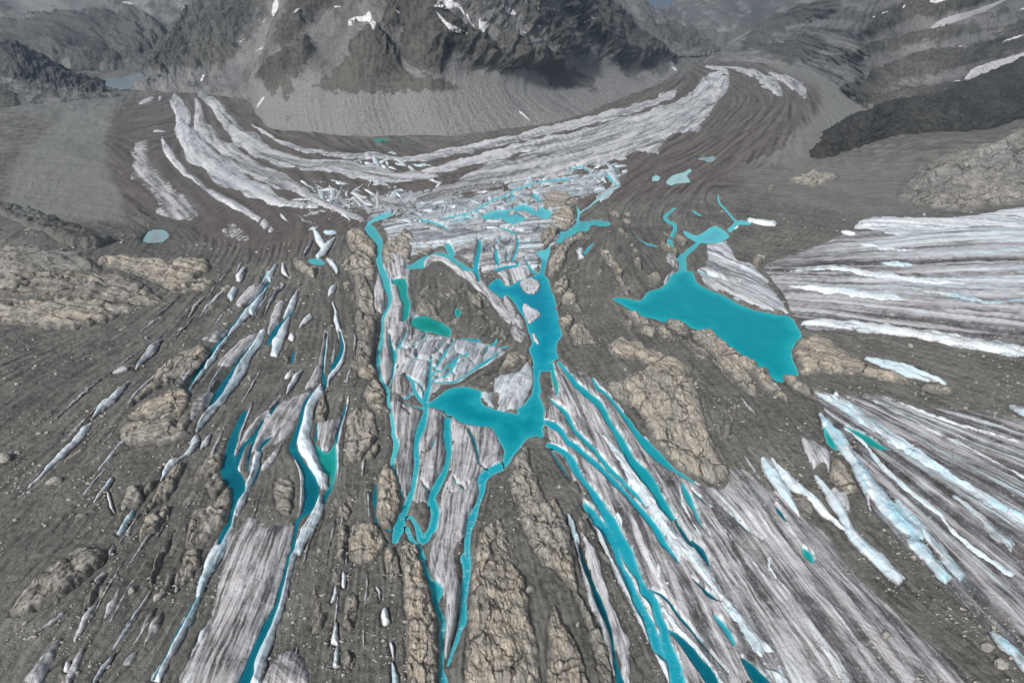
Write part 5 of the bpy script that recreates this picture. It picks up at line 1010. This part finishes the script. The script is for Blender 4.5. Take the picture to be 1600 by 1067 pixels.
# lesser slivers of ice and stone humps along the grain of the gravel
def blade(px, py, L, w, k, turn=0.0):
    x, y = at(np.array([px]), np.array([py])); c, s = flow(x, y); a = math.atan2(float(s[0]), float(c[0])) + turn; c, s = math.cos(a), math.sin(a)
    d = math.hypot(math.hypot(x[0], y[0]), CAMH); t = np.linspace(-1, 1, 22); hw = (1 - np.abs(t) ** 1.7) * w * d / F * (1 + .5 * noise(t * 3, t * 0 + k, k)); o = noise(t * 1.3, t * 0 + k * 1.3, k + 3) * w * d / F * .7
    L = L * d / F * 1.6; up = np.stack([x + t * L * c - (o + hw) * s, y + t * L * s + (o + hw) * c], 1); dn = np.stack([x + t * L * c - (o - hw) * s, y + t * L * s + (o - hw) * c], 1)
    return np.concatenate([dn, up[::-1]])
REG = [(90, 600, 330, 1000, 'on the open slope of the lower left'), (300, 520, 580, 1060, 'between the long white ridges'), (180, 420, 420, 620, 'below the layered cliff'), (500, 420, 590, 1060, 'along the stepped ridge'), (880, 760, 990, 1060, 'near the long dark crevasse'), (1130, 620, 1330, 1000, 'on the gravel spit'), (900, 330, 1180, 700, 'on the gravel dome by the great lake'), (640, 450, 800, 560, 'on the whorled gravel island')]
k = 0; tries = 0
ALLP = [p for p, _ in IO[:-1]] + RO
def free(px, py):
    x, y = at(np.array([px]), np.array([py]))
    if wfield(x, y)[0][0] < 2.5: return False
    for p in ALLP + SHEETS + [IO[-1][0]]:
        if p[:, 0].min() < x[0] < p[:, 0].max() and p[:, 1].min() < y[0] < p[:, 1].max() and sdist(x, y, p)[0] < 1: return False
    return True
while k < 130 and tries < 700:
    tries += 1; a, b, c2, d2, rg = REG[tries % len(REG)]; px, py = rng.uniform(a, c2), rng.uniform(b, d2)
    if not free(px, py): continue
    k += 1
    if k % 5 < 3 and (px < 620 or px > 1120):
        o = ice_mesh('ice_sliver', blade(px, py, rng.uniform(14, 44), rng.uniform(1.2, 2.8), k), rng.uniform(.1, .7), rng.uniform(0, .4), 3000 + k)
        if o: tag(o, 'thin dirty ice sliver lying in gravel ' + rg, 'ice sliver', 'thin ice slivers ' + rg)
    else:
        P = patch(blade(px, py, rng.uniform(6, 17), rng.uniform(3, 7), k, rng.normal(0, .25)), 1.3)
        if P is None: continue
        X, Y, S, f = P; W = float(S.max()) * 2; c, s = flow(X[:1], Y[:1]); U, T = X * c + Y * s, -X * s + Y * c
        z = G0(X, Y) - .5 + (1 - np.exp(-S / (.2 * W))) * (.4 + .28 * W * (.7 + .8 * fbm(X / W / .6, Y / W / .6, 3, k)) + .5 * ridged(U / 7, T / 1.1, 3, k))
        o = mesh_obj('rock_hump', np.stack([X, Y, z], 1), f, 'rock', dict(fuv=np.stack([U, T, 0 * X + k], 1), tone=np.full(X.shape, rng.uniform(.3, .9)), dark=np.full(X.shape, rng.uniform(0, .25)), groove=0 * X, edge=S * 2))
        tag(o, 'low brown rock hump poking through gravel ' + rg, 'rock hump', 'low rock humps ' + rg)
# ------------------------------------------------------------------ mountains: lofted through ridge and foot lines
def gr(px, py): x, y = flat(px, py); return np.hypot(x, y)
def loft(name, label, rows, nu, nv, amp, dark, freq=(26, 7), rock0=0.0, green=0.3, seed=0, back=True, snow=(), slant=0.0, flute=None, mt='mount', lum=1.0):
    """rows from foot to crest, each a list of (pixel x, pixel y, range in metres)"""
    R = [at_range(np.array([p[0] for p in r]), np.array([p[1] for p in r]), np.array([p[2] for p in r])) for r in rows]
    if back:
        last = R[-1]; ax = np.hypot(last[:, 0], last[:, 1])[:, None]; dirn = np.concatenate([last[:, :2] / ax, np.zeros((len(last), 1))], 1)
        rel = last[:, 2:3]
        R.append(last + dirn * np.maximum(80, 0.6 * rel) - np.array([0, 0, 1.0]) * 0.25 * rel); R.append(last + dirn * np.maximum(200, 2.0 * rel) - np.array([0, 0, 1.0]) * (rel + 20))
    first = R[0].copy(); first[:, 2] -= 25; R.insert(0, first)
    R = [np.concatenate([(r[:1] * 1.3 - r[1:2] * .3), r, (r[-1:] * 1.3 - r[-2:-1] * .3)]) for r in R]
    for r in R: r[0, 2] = min(-30, r[0, 2]); r[-1, 2] = min(-30, r[-1, 2])
    A = np.stack(R)                                            # rows x cols x 3
    def cr(A, n):                                              # smooth resample along axis 0
        m = len(A); t = np.linspace(0, m - 1, n); i = np.clip(t.astype(int), 0, m - 2); f = (t - i)[:, None, None]
        p0, p1, p2, p3 = A[np.maximum(i - 1, 0)], A[i], A[i + 1], A[np.minimum(i + 2, m - 1)]
        return 0.5 * ((2 * p1) + (p2 - p0) * f + (2 * p0 - 5 * p1 + 4 * p2 - p3) * f ** 2 + (3 * p1 - p0 - 3 * p2 + p3) * f ** 3)
    A = cr(A, nv); A = np.swapaxes(cr(np.swapaxes(A, 0, 1), nu), 0, 1)
    du = np.gradient(A, axis=1); dv = np.gradient(A, axis=0); N = np.cross(du, dv); N /= np.maximum(np.linalg.norm(N, axis=2), 1e-6)[..., None]
    N *= np.where(N[..., 2:3] < 0, -1, 1)
    px, py = proj(A[..., 0], A[..., 1], A[..., 2])
    u = np.linspace(0, 1, nu)[None, :] + 0 * A[..., 0]; v = np.linspace(0, 1, nv)[:, None] + 0 * A[..., 0]
    u2 = u + slant * v + 0.012 * fbm(u * 20, v * 6, 3, seed + 3)
    dk = np.full(px.shape, float(rock0))
    for sgn, s in dark:
        soft = 7.0
        dk = dk + sgn * pmask(s, soft, px + 17 * fbm(px / 15, py / 15, 5, seed, .7), py + 15 * fbm(px / 15, py / 15, 5, seed + 1, .7)).reshape(px.shape)
    dk = np.clip(dk, 0, 1.1)
    g1 = ridged(u2 * freq[0], v * freq[1], 5, seed + 11, 0.55); g2 = ridged(u2 * freq[0] * 3.1, v * freq[1] * 1.6, 4, seed + 12, 0.6)
    g3 = fbm(u2 * freq[0] * 4, v * freq[1] * 7, 4, seed + 14)
    vf = 0 if flute is None else v + 0.055 * fbm(u * 14, v * 2, 3, seed + 33)
    env = sstep(0.0, 0.2, v) if flute is None else sstep(flute - .03, flute + 0.09, vf)
    h = amp * env * (0.6 * g1 + 0.28 * g2 * (0.3 + dk) + 0.34 * g3 * (0.25 + dk)) + amp * 0.75 * dk * env
    tone = np.clip(0.5 + 0.55 * fbm(u2 * freq[0] * 1.6, v * freq[1] * 1.2, 4, seed + 21) + 0.25 * g2, 0, 1)
    if flute is not None:
        fl = ridged(u * 75 + 1.5 * v, v * 1.6, 3, seed + 31, 0.6); low = sstep(flute + 0.04, flute - 0.03, vf) * sstep(0.10, 0.16, v); h = h + low * fl * 3.2; tone = np.clip(tone + low * (fl * 0.35 + .15), 0, 1)
    A = A + N * h[..., None]
    rockm = np.clip(dk * 0.66 + 0.22 * g1 * env + 0.24 * g2 * env + 0.22 * g3, 0, 1)
    V = A.reshape(-1, 3); fq = grid_faces(nv, nu)
    o = mesh_obj(name, V, fq, mt, dict(rock=rockm.ravel(), tone=tone.ravel(), green=np.full(len(V), green), streak=tone.ravel(), pale=(.75 * sstep(.1, .35, v) * sstep(.05, .25, u) * sstep(.97, .8, u)).ravel(), brown=np.zeros(len(V)), lum=np.full((len(V), 3), lum)))
    tag(o, label, None, None, 'structure')
    if snow:
        bvh = BVHTree.FromPolygons([tuple(p) for p in V.tolist()], fq.tolist()); C0 = Vector((0, 0, CAMH))
        for i, (s, cl) in enumerate(snow):
            P = parse(s)
            if (P[:, 2] > 0).any():
                C = catmull(P, False, 3.0); T = np.gradient(C[:, :2], axis=0); T /= np.maximum(np.hypot(T[:, 0], T[:, 1]), 1e-6)[:, None]; Nn = np.stack([-T[:, 1], T[:, 0]], 1) * C[:, 2:3] / 2
                Q = np.concatenate([C[:, :2] + Nn, (C[:, :2] - Nn)[::-1]])
            else: Q = catmull(P[:, :2], True, 3.0)
            Q = Q + 1.6 * np.stack([fbm(Q[:, 0] / 6, Q[:, 1] / 6, 3, i), fbm(Q[:, 0] / 6, Q[:, 1] / 6, 3, i + 9)], 1)
            lo, hi = Q.min(0), Q.max(0); X, Y = np.meshgrid(np.arange(lo[0] - 1, hi[0] + 2, 1.2), np.arange(lo[1] - 1, hi[1] + 2, 1.2)); S, NX, NY = sdist(X, Y, Q, True); sh = X.shape
            X, Y, S = X.ravel(), Y.ravel(), S.ravel(); ff = grid_faces(*sh); ff = ff[(S[ff] < 0).any(1)]
            if len(ff) == 0: continue
            uq, inv = np.unique(ff, return_inverse=True); ff = inv.reshape(-1, 4); X, Y, S, NX, NY = X[uq], Y[uq], S[uq], NX.ravel()[uq], NY.ravel()[uq]
            X = np.where(S >= 0, NX, X); Y = np.where(S >= 0, NY, Y); pts = np.zeros((len(X), 3)); ok = np.zeros(len(X), bool)
            dx, dy, dz = ray(X, Y)
            for j in range(len(X)):
                hit = bvh.ray_cast(C0, Vector((dx[j], dy[j], dz[j])).normalized())
                if hit[0] is not None:
                    n = hit[1] if hit[1].z > 0 else -hit[1]; pts[j] = hit[0] + n * (2.4 if S[j] < -0.4 else -0.4); ok[j] = True
            ff = ff[ok[ff].all(1)]
            if len(ff):
                pp = pts[ff]; ff = ff[(np.ptp(np.linalg.norm(pp, axis=2), axis=1) < 90)]
            if len(ff) == 0: continue
            a, b_, c_ = compact(pts, ff, dict(clean=np.full(len(pts), cl))); mesh_obj('snow_patch', a, b_, 'snow', c_, o)
    return o
def scaled(base, rows_px, incs):
    """rows of pixels above a foot line on the valley floor; ranges grow by the given share"""
    r0 = [float(gr(x, y)) for x, y in base]; out = [[(x, y, r) for (x, y), r in zip(base, r0)]]
    for row, k in zip(rows_px, incs): out.append([(x, y, r * (1 + k)) for (x, y), r in zip(row, r0)])
    return out
mass = scaled([(408, 186), (425, 201), (480, 207), (550, 212), (630, 211), (710, 211), (800, 200), (890, 185), (970, 154), (1035, 129), (1058, 114)],
    [[(400, 150), (425, 150), (475, 148), (540, 146), (610, 149), (680, 144), (760, 139), (840, 143), (930, 121), (1010, 113), (1050, 101)],
     [(405, 118), (440, 88), (495, 88), (560, 84), (620, 92), (680, 84), (770, 84), (850, 88), (930, 78), (1000, 86), (1044, 93)],
     [(437, 50), (472, 24), (520, 22), (580, 22), (640, 26), (700, 20), (780, 20), (850, 25), (915, 30), (978, 52), (1028, 80)],
     [(475, -15), (510, -50), (560, -70), (620, -75), (680, -80), (740, -75), (800, -62), (860, -40), (905, -8), (955, 20), (1005, 62)]], [.062, .125, .19, .28])
loft('mountain', 'steep grey central massif with dark rock spurs and a fluted moraine wall', mass, 500, 235, 36,
     [(.9, 'B0 690,190 760,260 830,340 880,430 1100,460 1190,490 1150,512 900,502 720,522 560,522 350,492 480,420 560,350 620,280'),
      (.85, 'B0 800,-60 1000,-60 1050,60 1100,150 1250,240 1350,330 1450,400 1390,402 1250,382 1130,302 1000,292 960,232 860,202 740,182 770,100'),
      (.9, 'B0 290,-60 450,-60 520,30 420,90 340,170 290,230 215,295 240,180 290,90'), (.55, 'B0 60,440 150,380 230,340 330,270 400,300 330,390 250,450 120,480'),
      (.9, 'B0 108,470 190,445 172,500 120,535'), (.9, 'B0 185,455 242,500 210,562 182,530'), (.55, 'B0 900,170 1010,200 1100,300 1000,420 880,350'),
      (.9, 'C0 0,230 100,280 240,330 340,400 490,440 512,490 480,502 380,482 290,492 210,432 100,402 -60,400'),
      (.9, 'C0 290,-60 500,-60 560,60 640,130 700,210 830,260 880,320 907,402 860,422 790,402 700,422 690,442 620,402 580,332 480,240 400,170 350,150'), (.5, 'C0 60,60 200,60 320,150 420,300 300,300 150,200'),
      (-.6, 'B0 430,110 560,150 660,120 690,170 600,330 480,380 400,330 350,220'), (-.7, 'B0 1080,30 1180,60 1320,200 1200,200 1120,140'), (-.6, 'C0 490,390 600,380 720,520 560,560'), (-.4, 'C0 0,60 80,130 230,200 180,230 0,150'),
      (-.5, 'B0 600,540 760,530 780,620 640,600'), (-.5, 'C0 120,200 260,260 330,340 260,330 150,280'), (-.5, 'C0 420,200 560,300 620,380 540,370 440,280'), (-.4, 'B0 900,60 960,160 1080,260 1000,260 900,160')],
     (11, 4), .26, .35, 3, True,
     [('B0 552,110 600,95 640,90 668,62 680,110 705,125 690,170 660,120 620,125 590,110 570,145 552,140', 1), ('B0 1022,35 1045,20 1040,-20 1140,-20 1190,60 1195,90 1160,45 1110,55 1060,45', 1), ('B0 1040,70,6 1090,130,20 1140,165,34 1215,190,10', .75),
      ('B0 1205,80,8 1225,120,8 1250,155,5', .9), ('B0 1280,105 1320,120 1325,160 1290,185 1275,150', 1), ('B0 1405,35 1440,40 1485,75 1470,90 1430,65', .8), ('B0 808,55 825,60 843,80 828,80', .9), ('B0 470,40,8 505,38,8', .9),
      ('B0 235,75,6 265,60,16 285,45,6', .8), ('B0 560,185,5 545,215,5', .9), ('C0 0,30 30,60 62,80 50,90 0,70', 1), ('C0 168,138,5 200,158,7', 1), ('C0 97,178,6 118,190,6', 1), ('C0 435,122,8 452,138,8', 1), ('C0 475,95,5 520,122,4', .8), ('C0 925,375 945,378 960,395 940,395', 1), ('C0 178,45,6 192,65,5', 1),
      ('B0 40,600,10 60,570,14 80,540,6', .9), ('C0 75,620,8 110,650,10 138,672,5', .8)], 0.0, 0.33)
leftm = scaled([(218, 141), (255, 143), (300, 145), (350, 149), (420, 160)],
    [[(236, 120), (262, 119), (308, 117), (358, 116), (420, 112)], [(262, 78), (288, 75), (328, 70), (378, 70), (432, 68)], [(290, 38), (310, 35), (350, 30), (400, 28), (455, 25)], [(315, -5), (335, -25), (375, -40), (425, -50), (490, -50)]], [.05, .13, .20, .28])
loft('mountain', 'dark craggy mountain above the head of the left glacier arm', leftm, 260, 160, 40,
     [(.9, 'A0 1095,50 1150,-60 1494,-60 1494,120 1420,240 1300,360 1250,402 1150,380 1100,420 1040,400 950,412 845,425 900,330 1000,200'), (-.55, 'A0 1060,200 1110,250 1100,380 1070,320'), (-.5, 'A0 1400,150 1494,100 1494,300 1330,380')], (8, 5), .1, .15, 41, True,
     [('A0 1110,455 1125,420 1140,415 1128,445', 1), ('A0 1330,235,8 1360,215,6', .9), ('A0 1460,130,5 1472,105,7', .9), ('A0 1420,285,5 1470,262,8 1494,250,5', .8), ('A0 1390,415,4 1430,385,8 1465,362,4', .9), ('B0 122,75 130,20 160,-10 158,50 135,95', .95), ('B0 75,130,5 88,105,6', .9), ('B0 140,150,4 165,125,6 198,90,6', .8), ('B0 100,250,4 125,225,6', .8)])
loft('mountain', 'hazy blue grey slope beyond the far left valley', scaled([(x, 108) for x in (-420, -150, 50, 180, 260, 340)], [[(x, 75) for x in (-420, -150, 30, 170, 250, 330)], [(x, 20) for x in (-420, -160, 20, 160, 245, 325)], [(x, -60) for x in (-420, -170, 10, 150, 240, 320)]], [.1, .22, .36]),
     300, 160, 60, [(.6, 'P 60,40 180,30 260,60 230,100 140,110 60,80'), (.6, 'P -60,40 40,50 130,100 150,112 60,100 -60,80'), (-.4, 'P 0,0 160,10 200,40 60,40')], (6, 4), .35, .2, 61, True, [('A0 675,10,4 720,20,10 745,25,4', .9), ('A0 1060,5,5 1085,12,16 1105,15,8', .9), ('A0 870,125,5 880,128,6', .9)], 0.35)
loft('mountain', 'dark low hill closing the left edge above the moraine', scaled([(-420, 175), (-150, 172), (0, 166), (70, 161), (125, 156), (176, 151)], [[(-420, 90), (-150, 115), (0, 128), (65, 137), (118, 144), (172, 148)], [(-420, -40), (-150, 20), (0, 64), (55, 88), (108, 118), (168, 144)]], [.06, .14]),
     300, 150, 16, [(.8, 'A0 -200,240 0,250 150,300 300,380 450,430 610,490 520,520 300,470 100,440 0,430 -200,430'), (.5, 'A0 -200,480 0,490 100,560 60,640 -200,640')], (9, 5), .25, .25, 71)
far1 = [[(930, 92, 3300), (985, 90, 3400), (1040, 88, 3500), (1085, 87, 3600), (1114, 86, 3700)], [(925, 40, 3700), (985, 50, 3750), (1040, 62, 3800), (1085, 76, 3850), (1112, 84, 3850)], [(910, -60, 4300), (975, -10, 4300), (1030, 26, 4300), (1072, 44, 4200), (1106, 74, 4000)]]
loft('mountain', 'hazy mountain behind the right shoulder of the central massif', far1, 220, 130, 40, [(.5, 'C0 700,150 850,160 1000,200 1100,280 950,280 850,230')], (6, 4), .35, .15, 81)
far2 = [[(990, 96, 5600), (1060, 94, 5600), (1130, 92, 5600), (1220, 90, 5600), (1400, 85, 5600), (1700, 80, 5600)], [(1000, 60, 6000), (1062, 55, 6000), (1130, 40, 6000), (1220, 30, 6000), (1400, 20, 6000), (1700, 10, 6000)], [(985, 30, 6600), (1037, 30, 6600), (1080, 2, 6700), (1180, -50, 6900), (1400, -110, 7000), (1700, -120, 7000)]]
loft('mountain', 'farthest blue mountain closing the right hand valley', far2, 220, 120, 70, [], (6, 4), .5, .1, 91)
right = scaled([(1112, 97), (1180, 96), (1262, 108), (1318, 135), (1352, 168), (1440, 178), (1600, 160), (1850, 140)],
    [[(1117, 91), (1180, 80), (1256, 82), (1325, 100), (1375, 128), (1460, 140), (1600, 112), (1850, 90)],
     [(1121, 86), (1180, 64), (1247, 50), (1322, 56), (1385, 72), (1470, 75), (1600, 50), (1850, 20)],
     [(1125, 81), (1178, 51), (1240, 21), (1315, 3), (1400, -25), (1490, -40), (1620, -60), (1850, -90)]], [.06, .16, .28])
loft('mountain', 'long brown grey slope with slanting dark bands on the right', right, 360, 200, 24,
     [(.8, 'D0 0,185 180,85 420,15 500,10 420,90 250,140 60,230 -60,290'), (.7, 'D0 0,270 150,250 300,210 420,270 330,330 180,350'), (.7, 'D0 430,340 700,260 900,210 1050,170 900,260 650,320 480,350'), (.75, 'D0 500,510 700,420 900,330 1150,280 1400,230 1600,180 1600,260 1300,330 1000,420 750,500 650,600 560,540'),
      (.7, 'D0 600,200 800,60 900,20 1250,-20 1100,60 850,130 700,190'), (.6, 'D0 1340,190 1600,80 1600,140 1400,220'), (.6, 'D0 660,600 800,540 1000,490 1180,460 1000,560 800,600'), (.5, 'D0 1000,190 1100,170 1100,230 1000,230')], (5, 9), .22, .2, 101, True,
     [('D0 1212,382 1300,350 1494,292 1620,250 1620,340 1494,368 1380,412 1200,447 1165,442', .55), ('D0 968,162 1050,102 1200,62 1400,-5 1300,60 1100,132', .2), ('D0 1375,235,4 1430,215,10 1494,195,8 1560,175,8', .9), ('D0 615,105,5 650,100,14 670,92,5', .95), ('D0 705,75,4 735,65,12', .95), ('D0 820,50,5 832,28,10', .95), ('D0 970,10 1000,-20 1080,-20 1060,5 1000,20', .9),
      ('D0 1120,497,5 1150,494,9 1208,493,5', .95), ('D0 1090,455,4 1140,450,7', .8), ('D0 415,535,4 450,520,14 485,508,5', .8), ('D0 1135,262,4 1160,260,6', .9), ('D0 1470,55,6 1520,45,12', .7)], 0.25)
base = [(1282, 247), (1310, 240), (1345, 232), (1415, 212), (1495, 207), (1560, 192), (1640, 172), (1800, 150)]
ridge_ = scaled(base, [[(1284, 244), (1311, 228), (1348, 214), (1412, 194), (1490, 184), (1550, 168), (1640, 130), (1800, 80)], [(1287, 241), (1315, 212), (1352, 191), (1405, 172), (1484, 158), (1525, 137), (1640, 86), (1800, 20)]], [.03, .075])
loft('mountain', 'black brown rock ridge in front of the right slope', ridge_, 300, 120, 16, [], (16, 6), 1.0, .35, 121, True, [], 0.15, None, 'mount', .6)
# ------------------------------------------------------------------ boulders and gravel
def stone_mesh(seed, n=2):
    import bmesh
    bm = bmesh.new(); bmesh.ops.create_icosphere(bm, subdivisions=n, radius=1.0); r = random.Random(seed)
    pl = [(Vector((r.gauss(0, 1), r.gauss(0, 1), r.gauss(0, 1))).normalized(), r.uniform(.55, .9)) for _ in range(9)]
    for v in bm.verts:
        for n_, d in pl:
            q = v.co.dot(n_) - d
            if q > 0: v.co -= n_ * q
        v.co += Vector((r.gauss(0, .02), r.gauss(0, .02), r.gauss(0, .02)))
    me = bpy.data.meshes.new('boulder'); bm.to_mesh(me); bm.free(); me.materials.append(MATS['stone']); return me
SM = [stone_mesh(i, 3) for i in range(6)]
def top_at(x, y):
    w, zw = wfield(np.array([x]), np.array([y])); z = float(G0(x, y)); return z if w[0] > 5 else max(float(zw[0]), z - 1)
for s, r, lab in [('A3 735,555', 17, 'egg shaped tan boulder alone on gravel near the bottom'), ('A3 888,588', 24, 'oval tan boulder resting beside a brown rib'), ('A3 698,92', 17, 'round boulder at the foot of the round brown outcrop'), ('C3 135,548', 22, 'grey boulder at the edge of the largest tan slab'),
                  ('C3 402,745', 14, 'pale boulder on the gravel between tan ribs'), ('A2 20,562', 28, 'grey boulder at the left picture edge'), ('A2 303,690', 26, 'dark brown upright boulder on the gravel slope'), ('D3 720,812', 22, 'grey boulder on the dark ice in the right corner'),
                  ('D3 1290,878', 24, 'flat grey boulder near the right bottom corner'), ('D3 1365,968', 26, 'greenish grey boulder nearest the right bottom corner'), ('D2 505,748', 12, 'pale boulder below the jointed mound on gravel spit'), ('D2 250,660', 10, 'pale boulder on gravel beside the white ice ridge'), ('A1 815,885', 12, 'pale boulder on the slope under the layered cliff'), ('D1 860,930', 14, 'pale boulder on the dark gravel band'), ('B1 275,588', 9, 'small white boulder on gravel under the star shaped ice cluster'), ('C2 300,715', 12, 'flat pale boulder beside the long whaleback rock'), ('B3 1155,222', 13, 'white boulder on grey ice between the foaming channels'), ('B2 695,670', 14, 'white angular boulder above the tan pillar'), ('A2 1195,655', 16, 'pale boulder on shore of the forked dark pool')]:
    P = parse(s); x, y = at(P[:, 0], P[:, 1]); x, y = float(x[0]), float(y[0]); d = math.sqrt(x * x + y * y + CAMH ** 2); rr = r / TS * d / F
    o = bpy.data.objects.new('boulder', SM[len(lab) % 6]); COL.objects.link(o); o.location = (x, y, top_at(x, y) + rr * .35 + (1.5 if 'ice' in lab else 0)); o.scale = (rr * 1.25, rr * .9, rr * .8); o.rotation_euler = (.2, .1, (len(lab) * 1.7) % 6)
    tag(o, lab, 'boulder', 'larger boulders')
# small stones strewn over the gravel: nobody could count them
n = 20000
ang = rng.uniform(0, 1, n); pxs = rng.uniform(-60, 1660, n); pys = 330 + 760 * rng.uniform(0, 1, n) ** 0.8
x, y = at(pxs, pys); w, zw = wfield(x, y); dens = fbm(x / 45, y / 45, 3, 77) + 0.5 * fbm(x / 9, y / 9, 2, 78)
keep = (w > 1.0) & (dens > 0.02); x, y = x[keep], y[keep]; n = len(x); d = np.sqrt(x * x + y * y + CAMH ** 2)
rr = d / F * np.clip(rng.lognormal(0.05, 0.5, n), .5, 3.4)
t = (1 + 5 ** .5) / 2
ico = np.array([(-1, t, 0), (1, t, 0), (-1, -t, 0), (1, -t, 0), (0, -1, t), (0, 1, t), (0, -1, -t), (0, 1, -t), (t, 0, -1), (t, 0, 1), (-t, 0, -1), (-t, 0, 1)]) / math.sqrt(1 + t * t)
icf = np.array([(0, 11, 5), (0, 5, 1), (0, 1, 7), (0, 7, 10), (0, 10, 11), (1, 5, 9), (5, 11, 4), (11, 10, 2), (10, 7, 6), (7, 1, 8), (3, 9, 4), (3, 4, 2), (3, 2, 6), (3, 6, 8), (3, 8, 9), (4, 9, 5), (2, 4, 11), (6, 2, 10), (8, 6, 7), (9, 8, 1)])
V = ico[None] * rng.uniform(.55, 1.25, (n, 12, 1)) * rr[:, None, None] * np.stack([rng.uniform(.8, 1.4, n), rng.uniform(.6, 1, n), rng.uniform(.5, .9, n)], 1)[:, None, :]
V = V + np.stack([x, y, np.where(w[keep] < 6, np.minimum(G0(x, y), -0.5 + 0.6 * w[keep]), G0(x, y)) + .25 * rr], 1)[:, None, :]
fq = (icf[None] + (np.arange(n) * 12)[:, None, None]).reshape(-1, 3)
o = mesh_obj('gravel', V.reshape(-1, 3), fq, 'stone', None, None, False); tag(o, 'loose pale stones strewn over the dark gravel slopes', None, None, 'stuff')

# ------------------------------------------------------------------ haze
def haze():
    me = bpy.data.meshes.new('haze'); x, y0, y1, z0, z1 = 110000, -2500, 60000, -160, 1500
    v = [(-x, y0, z0), (x, y0, z0), (x, y1, z0), (-x, y1, z0), (-x, y0, z1), (x, y0, z1), (x, y1, z1), (-x, y1, z1)]
    me.from_pydata(v, [], [(0, 3, 2, 1), (4, 5, 6, 7), (0, 1, 5, 4), (1, 2, 6, 5), (2, 3, 7, 6), (3, 0, 4, 7)])
    m = bpy.data.materials.new('valley_haze'); m.use_nodes = True; nt = m.node_tree; nt.nodes.clear()
    pv = nt.nodes.new('ShaderNodeVolumePrincipled'); pv.inputs['Density'].default_value = HAZE; pv.inputs['Color'].default_value = (0.34, 0.60, 1.0, 1); pv.inputs['Anisotropy'].default_value = 0.2
    ou = nt.nodes.new('ShaderNodeOutputMaterial'); nt.links.new(pv.outputs[0], ou.inputs['Volume'])
    me.materials.append(m); o = bpy.data.objects.new('haze', me); COL.objects.link(o); tag(o, 'thin blue grey air over the valleys', None, None, 'stuff')
HAZE = 4.2e-5
haze()
